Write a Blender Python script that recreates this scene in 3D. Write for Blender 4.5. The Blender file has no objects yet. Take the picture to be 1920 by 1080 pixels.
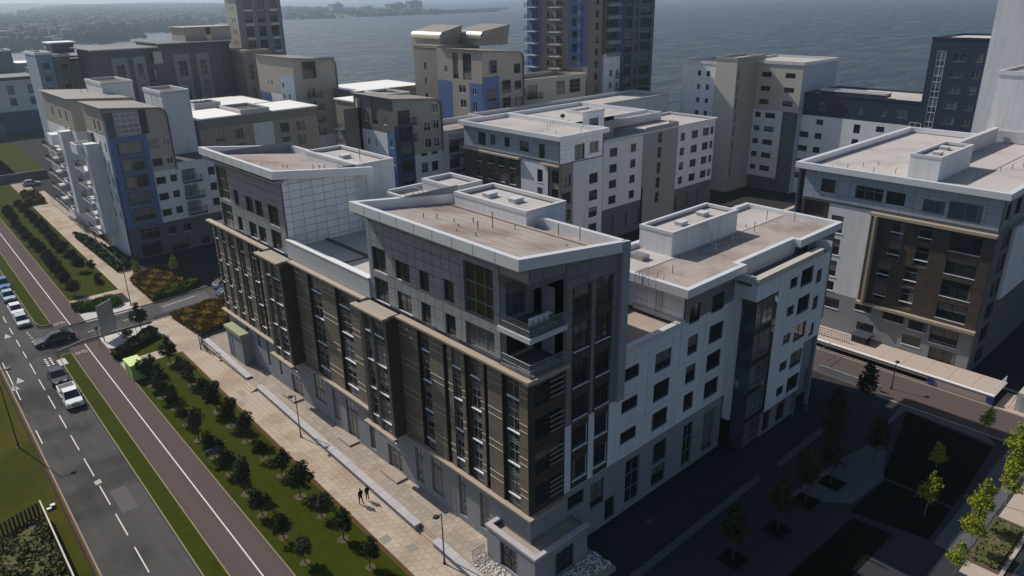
import bpy, math, random
from mathutils import Matrix, Vector
S = bpy.context.scene
C = S.collection
rnd = random.Random(7)
R_ = math.radians
PI = math.pi

# ------------------------------------------------------------------ camera
CAM = Vector((0, 0, 44.0))
pit, rol, yaw = R_(21.63), R_(-1.017), R_(42.065)
d = Vector((math.sin(yaw)*math.cos(pit), math.cos(yaw)*math.cos(pit), -math.sin(pit)))
r = Vector((math.cos(yaw), -math.sin(yaw), 0)); u = r.cross(d)
r2 = r*math.cos(rol)+u*math.sin(rol); u2 = -r*math.sin(rol)+u*math.cos(rol)
cd = bpy.data.cameras.new('camera'); cam = bpy.data.objects.new('camera', cd); C.objects.link(cam)
M = Matrix((r2, u2, -d)).transposed().to_4x4(); M.translation = CAM
cam.matrix_world = M
cd.sensor_width = 36; cd.lens = 1386.2/1920*36; cd.clip_start = .5; cd.clip_end = 40000
S.camera = cam
# ------------------------------------------------------------------ light
SUN_AZ, SUN_EL = -12.0, 43.5
w = bpy.data.worlds.new('World'); S.world = w; w.use_nodes = True
nt = w.node_tree; bg = nt.nodes['Background']; sky = nt.nodes.new('ShaderNodeTexSky')
sky.sky_type = 'NISHITA'; sky.sun_disc = False
sky.sun_elevation = R_(SUN_EL); sky.sun_rotation = R_(SUN_AZ)
sky.air_density = 1.0; sky.dust_density = 1.2; sky.ozone_density = 1.0
nt.links.new(sky.outputs[0], bg.inputs[0]); bg.inputs[1].default_value = 0.070
sd = bpy.data.lights.new('sun', 'SUN'); sd.energy = 3.6; sd.angle = R_(.5); sd.color = (1, .93, .84)
so = bpy.data.objects.new('sun', sd); C.objects.link(so)
sv = Vector((math.sin(R_(SUN_AZ))*math.cos(R_(SUN_EL)), math.cos(R_(SUN_AZ))*math.cos(R_(SUN_EL)), math.sin(R_(SUN_EL))))
so.rotation_euler = sv.to_track_quat('Z', 'Y').to_euler()
so.location = (0, 0, 200)
S.view_settings.view_transform = 'Standard'; S.view_settings.look = 'None'
S.view_settings.gamma = 1; S.view_settings.exposure = 0.3
try: S.view_settings.use_curve_mapping = False
except Exception: pass

# ------------------------------------------------------------------ materials
MT = {}
def mat(name, col, rough=.8, metal=0, spec=.5, noise=0, nscale=1.0, var=0, bump=0, bscale=8, streak=0, wear=0, col2=None, c2scale=.3, c2lo=.45, c2hi=.6):
    m = bpy.data.materials.new(name); m.use_nodes = True; MT[name] = m
    t = m.node_tree; b = t.nodes['Principled BSDF']; L = t.links.new
    b.inputs['Roughness'].default_value = rough; b.inputs['Metallic'].default_value = metal
    b.inputs['Specular IOR Level'].default_value = spec if rough < .84 else .03
    rgb = t.nodes.new('ShaderNodeRGB'); rgb.outputs[0].default_value = (*col, 1); cur = rgb.outputs[0]
    geo = t.nodes.new('ShaderNodeNewGeometry')
    if col2:
        n = t.nodes.new('ShaderNodeTexNoise'); n.inputs['Scale'].default_value = c2scale; n.inputs['Detail'].default_value = 6
        L(geo.outputs['Position'], n.inputs['Vector'])
        mr = t.nodes.new('ShaderNodeMapRange'); mr.inputs[1].default_value = c2lo; mr.inputs[2].default_value = c2hi
        L(n.outputs[0], mr.inputs[0])
        mx = t.nodes.new('ShaderNodeMix'); mx.data_type = 'RGBA'; L(mr.outputs[0], mx.inputs[0]); L(cur, mx.inputs[6]); mx.inputs[7].default_value = (*col2, 1)
        cur = mx.outputs[2]
    def mul(fac_socket, lo, hi, cur):
        mr = t.nodes.new('ShaderNodeMapRange'); mr.inputs[1].default_value = 0; mr.inputs[2].default_value = 1
        mr.inputs[3].default_value = lo; mr.inputs[4].default_value = hi; L(fac_socket, mr.inputs[0])
        mm = t.nodes.new('ShaderNodeVectorMath'); mm.operation = 'SCALE'; L(cur, mm.inputs[0]); L(mr.outputs[0], mm.inputs['Scale'])
        return mm.outputs[0]
    if noise:
        n = t.nodes.new('ShaderNodeTexNoise'); n.inputs['Scale'].default_value = nscale; n.inputs['Detail'].default_value = 8; n.inputs['Roughness'].default_value = .65
        L(geo.outputs['Position'], n.inputs['Vector']); cur = mul(n.outputs[0], 1-noise, 1+noise, cur)
    if streak:
        mp = t.nodes.new('ShaderNodeMapping'); mp.inputs['Scale'].default_value = (1.6, 1.6, .09); L(geo.outputs['Position'], mp.inputs[0])
        n = t.nodes.new('ShaderNodeTexNoise'); n.inputs['Scale'].default_value = 1.2; n.inputs['Detail'].default_value = 5; L(mp.outputs[0], n.inputs['Vector'])
        cur = mul(n.outputs[0], 1-streak, 1+streak, cur)
    if wear:
        mp = t.nodes.new('ShaderNodeMapping'); mp.inputs['Rotation'].default_value = (0, 0, R_(1.5)); mp.inputs['Scale'].default_value = (1.1, .035, 1); L(geo.outputs['Position'], mp.inputs[0])
        n = t.nodes.new('ShaderNodeTexNoise'); n.inputs['Scale'].default_value = 1.0; n.inputs['Detail'].default_value = 6; n.inputs['Roughness'].default_value = .6; L(mp.outputs[0], n.inputs['Vector'])
        cur = mul(n.outputs[0], 1-wear, 1+wear, cur)
    if var:
        oi = t.nodes.new('ShaderNodeObjectInfo'); cur = mul(oi.outputs['Random'], 1-var, 1+var, cur)
    L(cur, b.inputs['Base Color'])
    if bump:
        n = t.nodes.new('ShaderNodeTexNoise'); n.inputs['Scale'].default_value = bscale; n.inputs['Detail'].default_value = 6
        L(geo.outputs['Position'], n.inputs['Vector'])
        bp = t.nodes.new('ShaderNodeBump'); bp.inputs['Strength'].default_value = bump; bp.inputs['Distance'].default_value = .1
        L(n.outputs[0], bp.inputs['Height']); L(bp.outputs[0], b.inputs['Normal'])
    return m
mat('white', (.60, .61, .63), .75, noise=.10, nscale=.6, streak=.22)
mat('parapet_grey', (.40, .41, .42), .6, noise=.07, streak=.1)
mat('wall_cap', (.40, .385, .395), .8, noise=.08, nscale=1.2, var=.05)
mat('bronze_shaded', (.085, .065, .050), .5, metal=.15, var=.12, noise=.05)  # bronze darkened: shadow of the overhanging fascia is in the colour
mat('white_panel', (.80, .80, .82), .55, noise=.04, nscale=.6, var=.05, streak=.05)
mat('cream', (.42, .40, .35), .8, noise=.06, streak=.08)
mat('stair_grey', (.26, .26, .245), .8, noise=.06, streak=.06)
mat('base_grey', (.24, .25, .265), .85, noise=.09, nscale=.9, streak=.10)
mat('base_dark', (.12, .125, .135), .85, noise=.09, streak=.1)
mat('clad', (.25, .26, .275), .5, var=.07, noise=.04, streak=.05)
mat('clad_blue', (.30, .33, .38), .5, var=.06, noise=.04, streak=.05)
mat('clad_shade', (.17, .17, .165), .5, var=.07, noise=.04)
mat('fascia', (.66, .67, .69), .42, metal=.2, noise=.05, nscale=.7)
mat('joint', (.11, .115, .12), .8)
mat('coping', (.52, .52, .53), .5, noise=.05)
mat('deck', (.36, .31, .29), .9, noise=.16, nscale=1.3, col2=(.20, .155, .125), c2scale=.19, c2lo=.44, c2hi=.70, streak=0)
mat('deck_light', (.44, .41, .395), .9, noise=.14, nscale=.9, col2=(.35, .32, .29), c2scale=.2, c2lo=.5, c2hi=.72)
mat('deck_dark', (.12, .115, .11), .9, noise=.1)
mat('barrel_roof', (.50, .46, .34), .32, metal=.6, noise=.04)  # yellowish tint carries the golden highlight of the curved edge
mat('metal_roof', (.86, .85, .80), .45, noise=.03, spec=.8)  # base colour raised to near white to stand in for sun glare
mat('taupe_roof', (.22, .195, .165), .6, noise=.06)
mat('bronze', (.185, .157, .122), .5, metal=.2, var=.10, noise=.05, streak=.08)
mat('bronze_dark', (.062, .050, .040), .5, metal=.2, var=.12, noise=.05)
mat('cornice', (.35, .29, .22), .6, noise=.05)
mat('cornice_shade', (.20, .155, .11), .6, noise=.05)  # shade below the bright cornice edge, put into a darker brown
mat('trim', (.50, .44, .34), .5)
mat('beige', (.37, .335, .28), .7, var=.04, noise=.05, streak=.10)
mat('brown', (.205, .185, .155), .7, noise=.06, streak=.1)
mat('taupe', (.30, .27, .23), .7, noise=.05, streak=.1)
mat('blue', (.065, .13, .30), .5, var=.06, noise=.04, streak=.06)
mat('blue_dark', (.03, .055, .13), .5, noise=.05)
mat('navy', (.018, .024, .055), .45, noise=.06, streak=.05)
mat('pale_blue', (.27, .34, .42), .7, noise=.05)
mat('slate', (.10, .10, .108), .7, noise=.08, streak=.1)
mat('frame_dark', (.03, .03, .032), .5)
mat('frame_white', (.7, .7, .7), .45)
mat('frame_grey', (.2, .2, .2), .5)
mat('sill', (.75, .76, .77), .35)
mat('metal', (.35, .35, .36), .4, metal=.7)
mat('metal_dark', (.04, .04, .042), .45, metal=.4)
mat('rust', (.25, .2, .16), .8)
mat('asphalt', (.084, .081, .078), .9, wear=.30, noise=.10, nscale=.5, bump=.25, bscale=14, col2=(.050, .048, .047), c2scale=.12)
mat('asphalt_patch', (.115, .11, .108), .9, noise=.06)
mat('asphalt_dark', (.035, .035, .037), .9, noise=.1)
mat('path', (.098, .080, .076), .9, wear=.18, noise=.09, nscale=3, bump=.2, bscale=20, col2=(.100, .075, .068), c2scale=.25, c2lo=.5, c2hi=.7)
mat('slab', (.44, .37, .30), .85, var=.055, noise=.08, nscale=1.2, col2=(.36, .285, .215), c2scale=.22)
mat('slab_grey', (.34, .285, .245), .85, var=.09, noise=.10, nscale=1.0, col2=(.43, .36, .28), c2scale=.3, c2lo=.55, c2hi=.7)
mat('mortar', (.33, .275, .225), .95, noise=.06)
mat('mortar_dark', (.05, .05, .05), .95)
mat('kerb', (.27, .235, .20), .85, noise=.12, nscale=2)
mat('kerb_moss', (.23, .21, .13), .9, noise=.25, nscale=2.5)
mat('dropped', (.42, .35, .30), .9, noise=.08)
mat('pale_paving', (.50, .47, .45), .85, noise=.08, nscale=1)
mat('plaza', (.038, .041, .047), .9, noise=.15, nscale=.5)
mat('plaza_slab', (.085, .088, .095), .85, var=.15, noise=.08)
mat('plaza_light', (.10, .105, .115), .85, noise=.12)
mat('paint', (.58, .56, .53), .7, noise=.35, nscale=2.5)
mat('paint_worn', (.36, .35, .33), .8, noise=.2, nscale=4)
mat('grass', (.033, .048, .004), .95, noise=.28, nscale=1.7, bump=.6, bscale=9, col2=(.050, .045, .007), c2scale=.13, c2lo=.5, c2hi=.72)
mat('grass_rich', (.037, .048, .004), .95, noise=.38, nscale=1.1, bump=.6, bscale=10, col2=(.038, .040, .007), c2scale=.3, c2lo=.55, c2hi=.75)
mat('grass_dry', (.062, .058, .007), .95, noise=.3, nscale=1.2, bump=.6, bscale=9, col2=(.04, .045, .006), c2scale=.1)
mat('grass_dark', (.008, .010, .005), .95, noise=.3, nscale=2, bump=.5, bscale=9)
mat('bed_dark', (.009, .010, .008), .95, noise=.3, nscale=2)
mat('soil_edge', (.095, .06, .025), .95, noise=.3, nscale=2)
mat('mulch', (.10, .082, .055), .95, noise=.3, nscale=5, bump=.5, bscale=12)
mat('bark', (.10, .075, .055), .9, noise=.2, nscale=6)
mat('bark_pale', (.25, .22, .18), .9, noise=.2, nscale=6)
mat('leaf_dark', (.040, .050, .020), .9, noise=.5, nscale=2.2, var=.15, col2=(.085, .045, .022), c2scale=.9, c2lo=.55, c2hi=.75)
mat('leaf_grey', (.058, .066, .036), .9, noise=.5, nscale=2.2, var=.15, col2=(.09, .06, .04), c2scale=.8, c2lo=.6, c2hi=.8)
mat('leaf_plum', (.062, .062, .034), .9, noise=.45, nscale=2.2, var=.15, col2=(.095, .055, .04), c2scale=.8, c2lo=.45, c2hi=.7)
mat('leaf_bright', (.23, .26, .022), .9, noise=.5, nscale=1.8, var=.12)
mat('leaf_red', (.075, .04, .03), .9, noise=.4, nscale=2)
mat('hedge', (.045, .085, .008), .9, noise=.5, nscale=2.5)
mat('hedge_dark', (.025, .04, .010), .9, noise=.5, nscale=2.5)
mat('rust_shrub', (.10, .062, .012), .9, noise=.18, nscale=1.4, col2=(.065, .060, .008), c2scale=.35, c2lo=.5, c2hi=.66)
mat('scrub', (.09, .10, .035), .9, noise=.5, nscale=2.2, col2=(.13, .11, .06), c2scale=.8)
mat('timber', (.075, .062, .05), .9, noise=.2, nscale=5, var=.2)
mat('timber_pale', (.52, .49, .43), .8, noise=.15, nscale=4)
mat('pebble', (.62, .61, .60), .7, noise=.2, nscale=7)
mat('plastic_white', (.7, .7, .7), .6)
mat('sign_grey', (.30, .33, .34), .5, noise=.04, var=.03)
mat('sign_dark', (.13, .14, .165), .5)
mat('lime', (.52, .66, .20), .5, noise=.03)
mat('lime_side', (.30, .42, .12), .5, noise=.03)
mat('olive_canopy', (.27, .28, .16), .6, noise=.05)
mat('sign_blue', (.03, .035, .22), .5)
mat('car_dark', (.028, .036, .045), .22, metal=.3, spec=.7)
mat('car_teal', (.030, .048, .056), .2, metal=.4, spec=.7)
mat('car_white', (.72, .73, .74), .25, spec=.6)
mat('car_silver', (.42, .44, .46), .28, metal=.5)
mat('car_blue', (.04, .13, .34), .25, metal=.2)
mat('car_aqua', (.22, .36, .44), .3, metal=.2)
mat('car_glass', (.008, .010, .012), .06, spec=.8)
mat('tyre', (.012, .012, .012), .85)
mat('rim', (.35, .35, .36), .35, metal=.8)
mat('lamp_lens', (.6, .6, .58), .15)
mat('tail_red', (.45, .02, .02), .3)
mat('bed_liner', (.035, .035, .037), .7)
mat('coat', (.018, .014, .013), .85)
mat('coat2', (.022, .020, .024), .85)
mat('jeans', (.030, .028, .032), .85)
mat('skin', (.42, .26, .19), .6)
mat('hair', (.02, .014, .010), .8)
mat('shoe', (.015, .013, .012), .6)
mat('far_wall', (.26, .24, .23), .8, var=.25)
mat('far_roof', (.30, .29, .29), .7, var=.3)
mat('land_far', (.085, .10, .055), .95, noise=.5, nscale=.012, col2=(.17, .16, .13), c2scale=.02, c2lo=.5, c2hi=.6)  # land colour lightened in place of thicker haze
mat('far_tree', (.060, .075, .040), .9, noise=.4, nscale=.01)  # foliage lightened too, distance haze put into the colour
mat('sand', (.40, .33, .27), .9)
mat('rock', (.09, .09, .09), .9, noise=.3, nscale=.2)
mat('curtain_glass', (.05, .06, .075), .12, spec=.6, var=.3)

def glass(name, lo, hi, curtain):
    m = bpy.data.materials.new(name); m.use_nodes = True; MT[name] = m
    t = m.node_tree; b = t.nodes['Principled BSDF']; L = t.links.new
    b.inputs['Roughness'].default_value = .06; b.inputs['Specular IOR Level'].default_value = .65
    oi = t.nodes.new('ShaderNodeObjectInfo'); tc = t.nodes.new('ShaderNodeTexCoord'); sp = t.nodes.new('ShaderNodeSeparateXYZ'); L(tc.outputs['Object'], sp.inputs[0])
    def mth(op, a, b_=None, c_=None):
        n = t.nodes.new('ShaderNodeMath'); n.operation = op
        for k, v in enumerate((a, b_, c_)):
            if v is None: continue
            if isinstance(v, (int, float)): n.inputs[k].default_value = v
            else: L(v, n.inputs[k])
        return n.outputs[0]
    r1 = oi.outputs['Random']; ra = mth('FRACT', mth('MULTIPLY', r1, 7.31)); rb = mth('FRACT', mth('MULTIPLY', r1, 23.7)); rc = mth('FRACT', mth('MULTIPLY', r1, 51.3))
    uu = mth('ADD', mth('ABSOLUTE', sp.outputs[0]), mth('ABSOLUTE', sp.outputs[1]))
    blind = mth('MULTIPLY', mth('GREATER_THAN', sp.outputs[2], mth('MULTIPLY_ADD', rb, 1.6, .3)), mth('LESS_THAN', ra, .34))
    curt = mth('MULTIPLY', mth('LESS_THAN', uu, mth('MULTIPLY', rc, .7)), mth('GREATER_THAN', ra, .55))
    fold = mth('MULTIPLY_ADD', mth('SINE', mth('MULTIPLY', uu, 40)), .15, .85)
    m1 = t.nodes.new('ShaderNodeMix'); m1.data_type = 'RGBA'; L(rc, m1.inputs[0]); m1.inputs[6].default_value = (*lo, 1); m1.inputs[7].default_value = (*hi, 1)
    m2 = t.nodes.new('ShaderNodeMix'); m2.data_type = 'RGBA'; L(mth('MINIMUM', mth('ADD', blind, curt), 1), m2.inputs[0]); L(m1.outputs[2], m2.inputs[6])
    sc = t.nodes.new('ShaderNodeVectorMath'); sc.operation = 'SCALE'; sc.inputs[0].default_value = curtain; L(fold, sc.inputs['Scale']); L(sc.outputs[0], m2.inputs[7])
    L(m2.outputs[2], b.inputs['Base Color'])
    return m
glass('glass', (.012, .014, .017), (.030, .033, .036), (.17, .165, .15))
glass('glass_blue', (.03, .045, .07), (.06, .08, .11), (.12, .16, .2))
glass('glass_green', (.014, .017, .014), (.026, .028, .020), (.06, .06, .045))
glass('glass_pale', (.07, .075, .08), (.13, .135, .14), (.20, .20, .19))
def clear_glass():
    m = bpy.data.materials.new('balustrade'); m.use_nodes = True; MT['balustrade'] = m
    t = m.node_tree; b = t.nodes['Principled BSDF']; b.inputs['Base Color'].default_value = (.22, .25, .25, 1)
    b.inputs['Roughness'].default_value = .05; b.inputs['Alpha'].default_value = .35
clear_glass()
def water():
    m = bpy.data.materials.new('sea'); m.use_nodes = True; MT['sea'] = m
    t = m.node_tree; b = t.nodes['Principled BSDF']; L = t.links.new
    geo = t.nodes.new('ShaderNodeNewGeometry')
    b.inputs['Roughness'].default_value = .30; b.inputs['Specular IOR Level'].default_value = .32
    mp = t.nodes.new('ShaderNodeMapping'); mp.inputs['Rotation'].default_value = (0, 0, R_(35)); mp.inputs['Scale'].default_value = (1, .35, 1)
    L(geo.outputs['Position'], mp.inputs[0])
    n = t.nodes.new('ShaderNodeTexNoise'); n.inputs['Scale'].default_value = .16; n.inputs['Detail'].default_value = 9; n.inputs['Roughness'].default_value = .62; L(mp.outputs[0], n.inputs['Vector'])
    bp = t.nodes.new('ShaderNodeBump'); bp.inputs['Strength'].default_value = 1.0; bp.inputs['Distance'].default_value = 2.6
    L(n.outputs[0], bp.inputs['Height']); L(bp.outputs[0], b.inputs['Normal'])
    m3 = t.nodes.new('ShaderNodeMapping'); m3.inputs['Rotation'].default_value = (0, 0, R_(42)); m3.inputs['Scale'].default_value = (1, 3.2, 1); L(geo.outputs['Position'], m3.inputs[0])
    sw = t.nodes.new('ShaderNodeTexNoise'); sw.inputs['Scale'].default_value = .018; sw.inputs['Detail'].default_value = 7; sw.inputs['Roughness'].default_value = .7; L(m3.outputs[0], sw.inputs['Vector'])
    b2 = t.nodes.new('ShaderNodeBump'); b2.inputs['Strength'].default_value = .9; b2.inputs['Distance'].default_value = 7; rg = t.nodes.new('ShaderNodeMapRange'); rg.inputs[1].default_value = .35; rg.inputs[2].default_value = .65; rg.inputs[3].default_value = .18; rg.inputs[4].default_value = .5; L(sw.outputs[0], rg.inputs[0]); L(rg.outputs[0], b.inputs['Roughness']); L(sw.outputs[0], b2.inputs['Height']); L(bp.outputs[0], b2.inputs['Normal']); L(b2.outputs[0], b.inputs['Normal'])
    big = t.nodes.new('ShaderNodeTexNoise'); big.inputs['Scale'].default_value = .004; big.inputs['Detail'].default_value = 5; L(mp.outputs[0], big.inputs['Vector'])
    mx = t.nodes.new('ShaderNodeMix'); mx.data_type = 'RGBA'; L(big.outputs[0], mx.inputs[0])
    mx.inputs[6].default_value = (.005, .013, .024, 1); mx.inputs[7].default_value = (.014, .026, .036, 1)
    fo = t.nodes.new('ShaderNodeTexNoise'); fo.inputs['Scale'].default_value = .06; fo.inputs['Detail'].default_value = 10; fo.inputs['Roughness'].default_value = .7
    L(mp.outputs[0], fo.inputs['Vector'])
    mr = t.nodes.new('ShaderNodeMapRange'); mr.inputs[1].default_value = .68; mr.inputs[2].default_value = .74; L(fo.outputs[0], mr.inputs[0])
    m2 = t.nodes.new('ShaderNodeMix'); m2.data_type = 'RGBA'; L(mr.outputs[0], m2.inputs[0]); r3 = t.nodes.new('ShaderNodeMapRange'); r3.inputs[1].default_value = .35; r3.inputs[2].default_value = .65; r3.inputs[3].default_value = .3; r3.inputs[4].default_value = 2.0; L(sw.outputs[0], r3.inputs[0]); sc = t.nodes.new('ShaderNodeVectorMath'); sc.operation = 'SCALE'; L(mx.outputs[2], sc.inputs[0]); L(r3.outputs[0], sc.inputs['Scale']); L(sc.outputs[0], m2.inputs[6]); m2.inputs[7].default_value = (.45, .48, .5, 1)
    L(m2.outputs[2], b.inputs['Base Color'])
water()

# ------------------------------------------------------------------ helpers
WL = {}
def wl(o): return WL.get(o.name, Vector((0, 0, 0))) if o else Vector((0, 0, 0))
def link(name, me, parent=None, loc=(0, 0, 0)):
    """loc is a world position; parents are never rotated before their children are copied"""
    o = bpy.data.objects.new(name, me); C.objects.link(o)
    loc = Vector(loc)
    if parent: o.parent = parent; o.location = loc-wl(parent)
    else: o.location = loc
    WL[o.name] = loc
    return o
def tag(o, label, cat, group=None):
    o['label'] = label; o['category'] = cat
    if group: o['group'] = group
    return o
def thing(name, label, cat, loc, group=None, rz=0):
    o = link(name, None, None, loc); tag(o, label, cat, group); o.empty_display_size = .5
    return o
def struct(o): o['kind'] = 'structure'; return o
class MB:
    def __init__(s): s.v = []; s.f = []; s.m = []; s.mi = 0
    def quad(s, a, b, c, e): n = len(s.v); s.v += [a, b, c, e]; s.f.append((n, n+1, n+2, n+3)); s.m.append(s.mi)
    def poly(s, pts): n = len(s.v); s.v += list(pts); s.f.append(tuple(range(n, n+len(pts)))); s.m.append(s.mi)
    def box(s, x0, x1, y0, y1, z0, z1):
        n = len(s.v); s.v += [(x0, y0, z0), (x1, y0, z0), (x1, y1, z0), (x0, y1, z0), (x0, y0, z1), (x1, y0, z1), (x1, y1, z1), (x0, y1, z1)]
        for q in ((0, 3, 2, 1), (4, 5, 6, 7), (0, 1, 5, 4), (1, 2, 6, 5), (2, 3, 7, 6), (3, 0, 4, 7)): s.f.append(tuple(n+i for i in q)); s.m.append(s.mi)
        return s
    def prism(s, pts, z0, z1):
        k = len(pts); n = len(s.v)
        s.v += [(p[0], p[1], z0) for p in pts]+[(p[0], p[1], z1) for p in pts]
        s.f.append(tuple(n+i for i in reversed(range(k)))); s.m.append(s.mi)
        s.f.append(tuple(n+k+i for i in range(k))); s.m.append(s.mi)
        for i in range(k): j = (i+1) % k; s.f.append((n+i, n+j, n+k+j, n+k+i)); s.m.append(s.mi)
        return s
    def tube(s, p, q, r0, r1=None, k=8):
        r1 = r0 if r1 is None else r1; p = Vector(p); q = Vector(q); a = (q-p).normalized()
        b = a.orthogonal().normalized(); c = a.cross(b); n = len(s.v)
        for P_, rr in ((p, r0), (q, r1)):
            for i in range(k): t = 2*PI*i/k; s.v.append(tuple(P_+b*math.cos(t)*rr+c*math.sin(t)*rr))
        for i in range(k): j = (i+1) % k; s.f.append((n+i, n+j, n+k+j, n+k+i)); s.m.append(s.mi)
        s.f.append(tuple(n+i for i in reversed(range(k)))); s.m.append(s.mi); s.f.append(tuple(n+k+i for i in range(k))); s.m.append(s.mi)
        return s
    def mesh(s, name, mats, off=(0, 0, 0), smooth=False):
        me = bpy.data.meshes.new(name); ox, oy, oz = off
        me.from_pydata([(a-ox, b-oy, c-oz) for a, b, c in s.v], [], s.f)
        for m in (mats if isinstance(mats, (list, tuple)) else [mats]): me.materials.append(MT[m])
        if isinstance(mats, (list, tuple)): me.polygons.foreach_set('material_index', s.m)
        if smooth: me.polygons.foreach_set('use_smooth', [True]*len(me.polygons))
        me.update(); return me
    def build(s, name, mats, parent=None, off=None, smooth=False):
        if off is None: off = wl(parent)
        return link(name, s.mesh(name, mats, off, smooth), parent, off)
# planes: a facade faces 'nx' (-X), 'ny' (-Y), 'px' or 'py'; u runs along it, n outward
def PT(side, P, uu, n, z):
    if side == 'nx': return (P-n, uu, z)
    if side == 'ny': return (uu, P-n, z)
    if side == 'px': return (P+n, uu, z)
    return (uu, P+n, z)
def fbox(mb, side, P, u0, u1, n0, n1, z0, z1):
    a = PT(side, P, u0, n0, z0); b = PT(side, P, u1, n1, z1)
    mb.box(min(a[0], b[0]), max(a[0], b[0]), min(a[1], b[1]), max(a[1], b[1]), z0, z1)
def wall(b, side, P, u0, u1, z0, z1, m, holes=(), depth=.22, name='wall', mrev=None):
    mb = MB(); us = {u0, u1}; zs = {z0, z1}; H = []
    for h in holes:
        a0, a1, b0, b1 = max(h[0], u0), min(h[1], u1), max(h[2], z0), min(h[3], z1)
        if a1-a0 < .02 or b1-b0 < .02: continue
        H.append((a0, a1, b0, b1)); us |= {a0, a1}; zs |= {b0, b1}
    us = sorted(us); zs = sorted(zs)
    for j in range(len(zs)-1):
        run = None
        for i in range(len(us)-1):
            cu = (us[i]+us[i+1])/2; cz = (zs[j]+zs[j+1])/2
            solid = not any(h[0] < cu < h[1] and h[2] < cz < h[3] for h in H)
            if solid: run = run if run is not None else us[i]
            if run is not None and (not solid or i == len(us)-2):
                e = us[i+1] if solid else us[i]
                mb.quad(PT(side, P, run, 0, zs[j]), PT(side, P, e, 0, zs[j]), PT(side, P, e, 0, zs[j+1]), PT(side, P, run, 0, zs[j+1])); run = None
    mb.mi = 1
    for a0, a1, b0, b1 in H:
        q = lambda uu, n, z: PT(side, P, uu, n, z)
        mb.quad(q(a0, 0, b0), q(a0, -depth, b0), q(a0, -depth, b1), q(a0, 0, b1))
        mb.quad(q(a1, 0, b0), q(a1, -depth, b0), q(a1, -depth, b1), q(a1, 0, b1))
        mb.quad(q(a0, 0, b0), q(a1, 0, b0), q(a1, -depth, b0), q(a0, -depth, b0))
        mb.quad(q(a0, 0, b1), q(a1, 0, b1), q(a1, -depth, b1), q(a0, -depth, b1))
        mb.quad(q(a0, -depth, b0), q(a1, -depth, b0), q(a1, -depth, b1), q(a0, -depth, b1))
    return mb.build(name, [m, mrev or m], b)
# window meshes, shared by size
WC = {}
# style: columns, transoms (fractions of height), frame material, glass material, sill material or None, depth
ST = {
 'std':   (2, (), 'frame_dark', 'glass', 'sill', .2),
 'one':   (1, (), 'frame_dark', 'glass', 'sill', .2),
 'plain': (1, (.6,), 'frame_dark', 'glass', None, .18),
 'pair':  (2, (.62,), 'frame_dark', 'glass', 'sill', .2),
 'white': (2, (), 'frame_white', 'glass', 'sill', .18),
 'tall':  (2, (.33, .66), 'frame_grey', 'glass', None, .22),
 'shop':  (3, (.7,), 'frame_grey', 'glass', None, .22),
 'strip': (2, (.10, .32, .74), 'frame_grey', 'glass', 'sill', .18),
 'strip1': (1, (.10, .32, .74), 'frame_grey', 'glass', 'sill', .18),
 'cw':    (3, (.28, .62), 'metal', 'glass_green', None, .2),
 'cwl':   (3, (), 'metal', 'glass_pale', None, .2),
 'cwb':   (4, (.25, .5, .75), 'frame_white', 'glass_blue', None, .2),
 'bayw':  (2, (.35,), 'frame_grey', 'glass_pale', None, .2),
 'tallw': (2, (.4,), 'frame_white', 'glass_blue', None, .15),
 'tallp': (2, (.33, .66), 'frame_grey', 'glass_pale', None, .22),
 'shopp': (3, (.7,), 'frame_grey', 'glass_pale', None, .22),
 'slit':  (1, (.5,), 'frame_grey', 'glass', None, .2),
 'navyw': (2, (), 'frame_grey', 'glass_blue', 'frame_grey', .15),
 'dark':  (2, (.5,), 'frame_dark', 'glass', None, .25),
}
def winmesh(side, w_, h_, style):
    k = (side, round(w_, 2), round(h_, 2), style)
    if k in WC: return WC[k]
    cols, trs, fm, gm, sm, dp = ST[style]; fw = .07 if w_ < 3 else .09
    f = MB(); B = lambda m, a, b_, c, e, n0, n1: fbox(m, side, 0, a, b_, n0, n1, c, e)
    n0, n1 = -dp+.02, -dp+.10
    B(f, 0, w_, 0, fw, n0, n1); B(f, 0, w_, h_-fw, h_, n0, n1); B(f, 0, fw, fw, h_-fw, n0, n1); B(f, w_-fw, w_, fw, h_-fw, n0, n1)
    for i in range(1, cols): x = w_*i/cols; B(f, x-.03, x+.03, fw, h_-fw, n0+.005, n1-.01)
    for t_ in trs: B(f, fw, w_-fw, h_*t_-.035, h_*t_+.035, n0+.008, n1-.005)
    g = MB(); B(g, fw*.6, w_-fw*.6, fw*.6, h_-fw*.6, n0-.005, n0+.03)
    out = [f.mesh('window', fm), g.mesh('pane', gm), None]
    if sm:
        s_ = MB()
        if style.startswith('strip'): B(s_, 0, w_, h_*.32-.05, h_*.32+.05, -dp+.1, .04)
        else: B(s_, -.05, w_+.05, -.07, -.003, -dp+.02, .07)
        out[2] = s_.mesh('sill', sm)
    WC[k] = out; return out
def wins(b, side, P, rects, style='std', far=False):
    """windows set in wall holes; returns the holes"""
    H = []
    for rc in rects:
        a0, a1, z0, z1 = rc[:4]; st = rc[4] if len(rc) > 4 else style
        fm, gm, sm = winmesh(side, a1-a0, z1-z0, st)
        o = link('window', fm, b, PT(side, P, a0, 0, z0))
        link('pane', gm, o, PT(side, P, a0, 0, z0))
        if sm and not far: link('sill', sm, o, PT(side, P, a0, 0, z0))
        H.append((a0, a1, z0, z1))
    return H
def grid(cols, rows, st=None):
    return [(c[0], c[1], z0, z1)+((st,) if st else ()) for c in cols for z0, z1 in rows]
PC = {}; PCNT = {}
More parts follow.
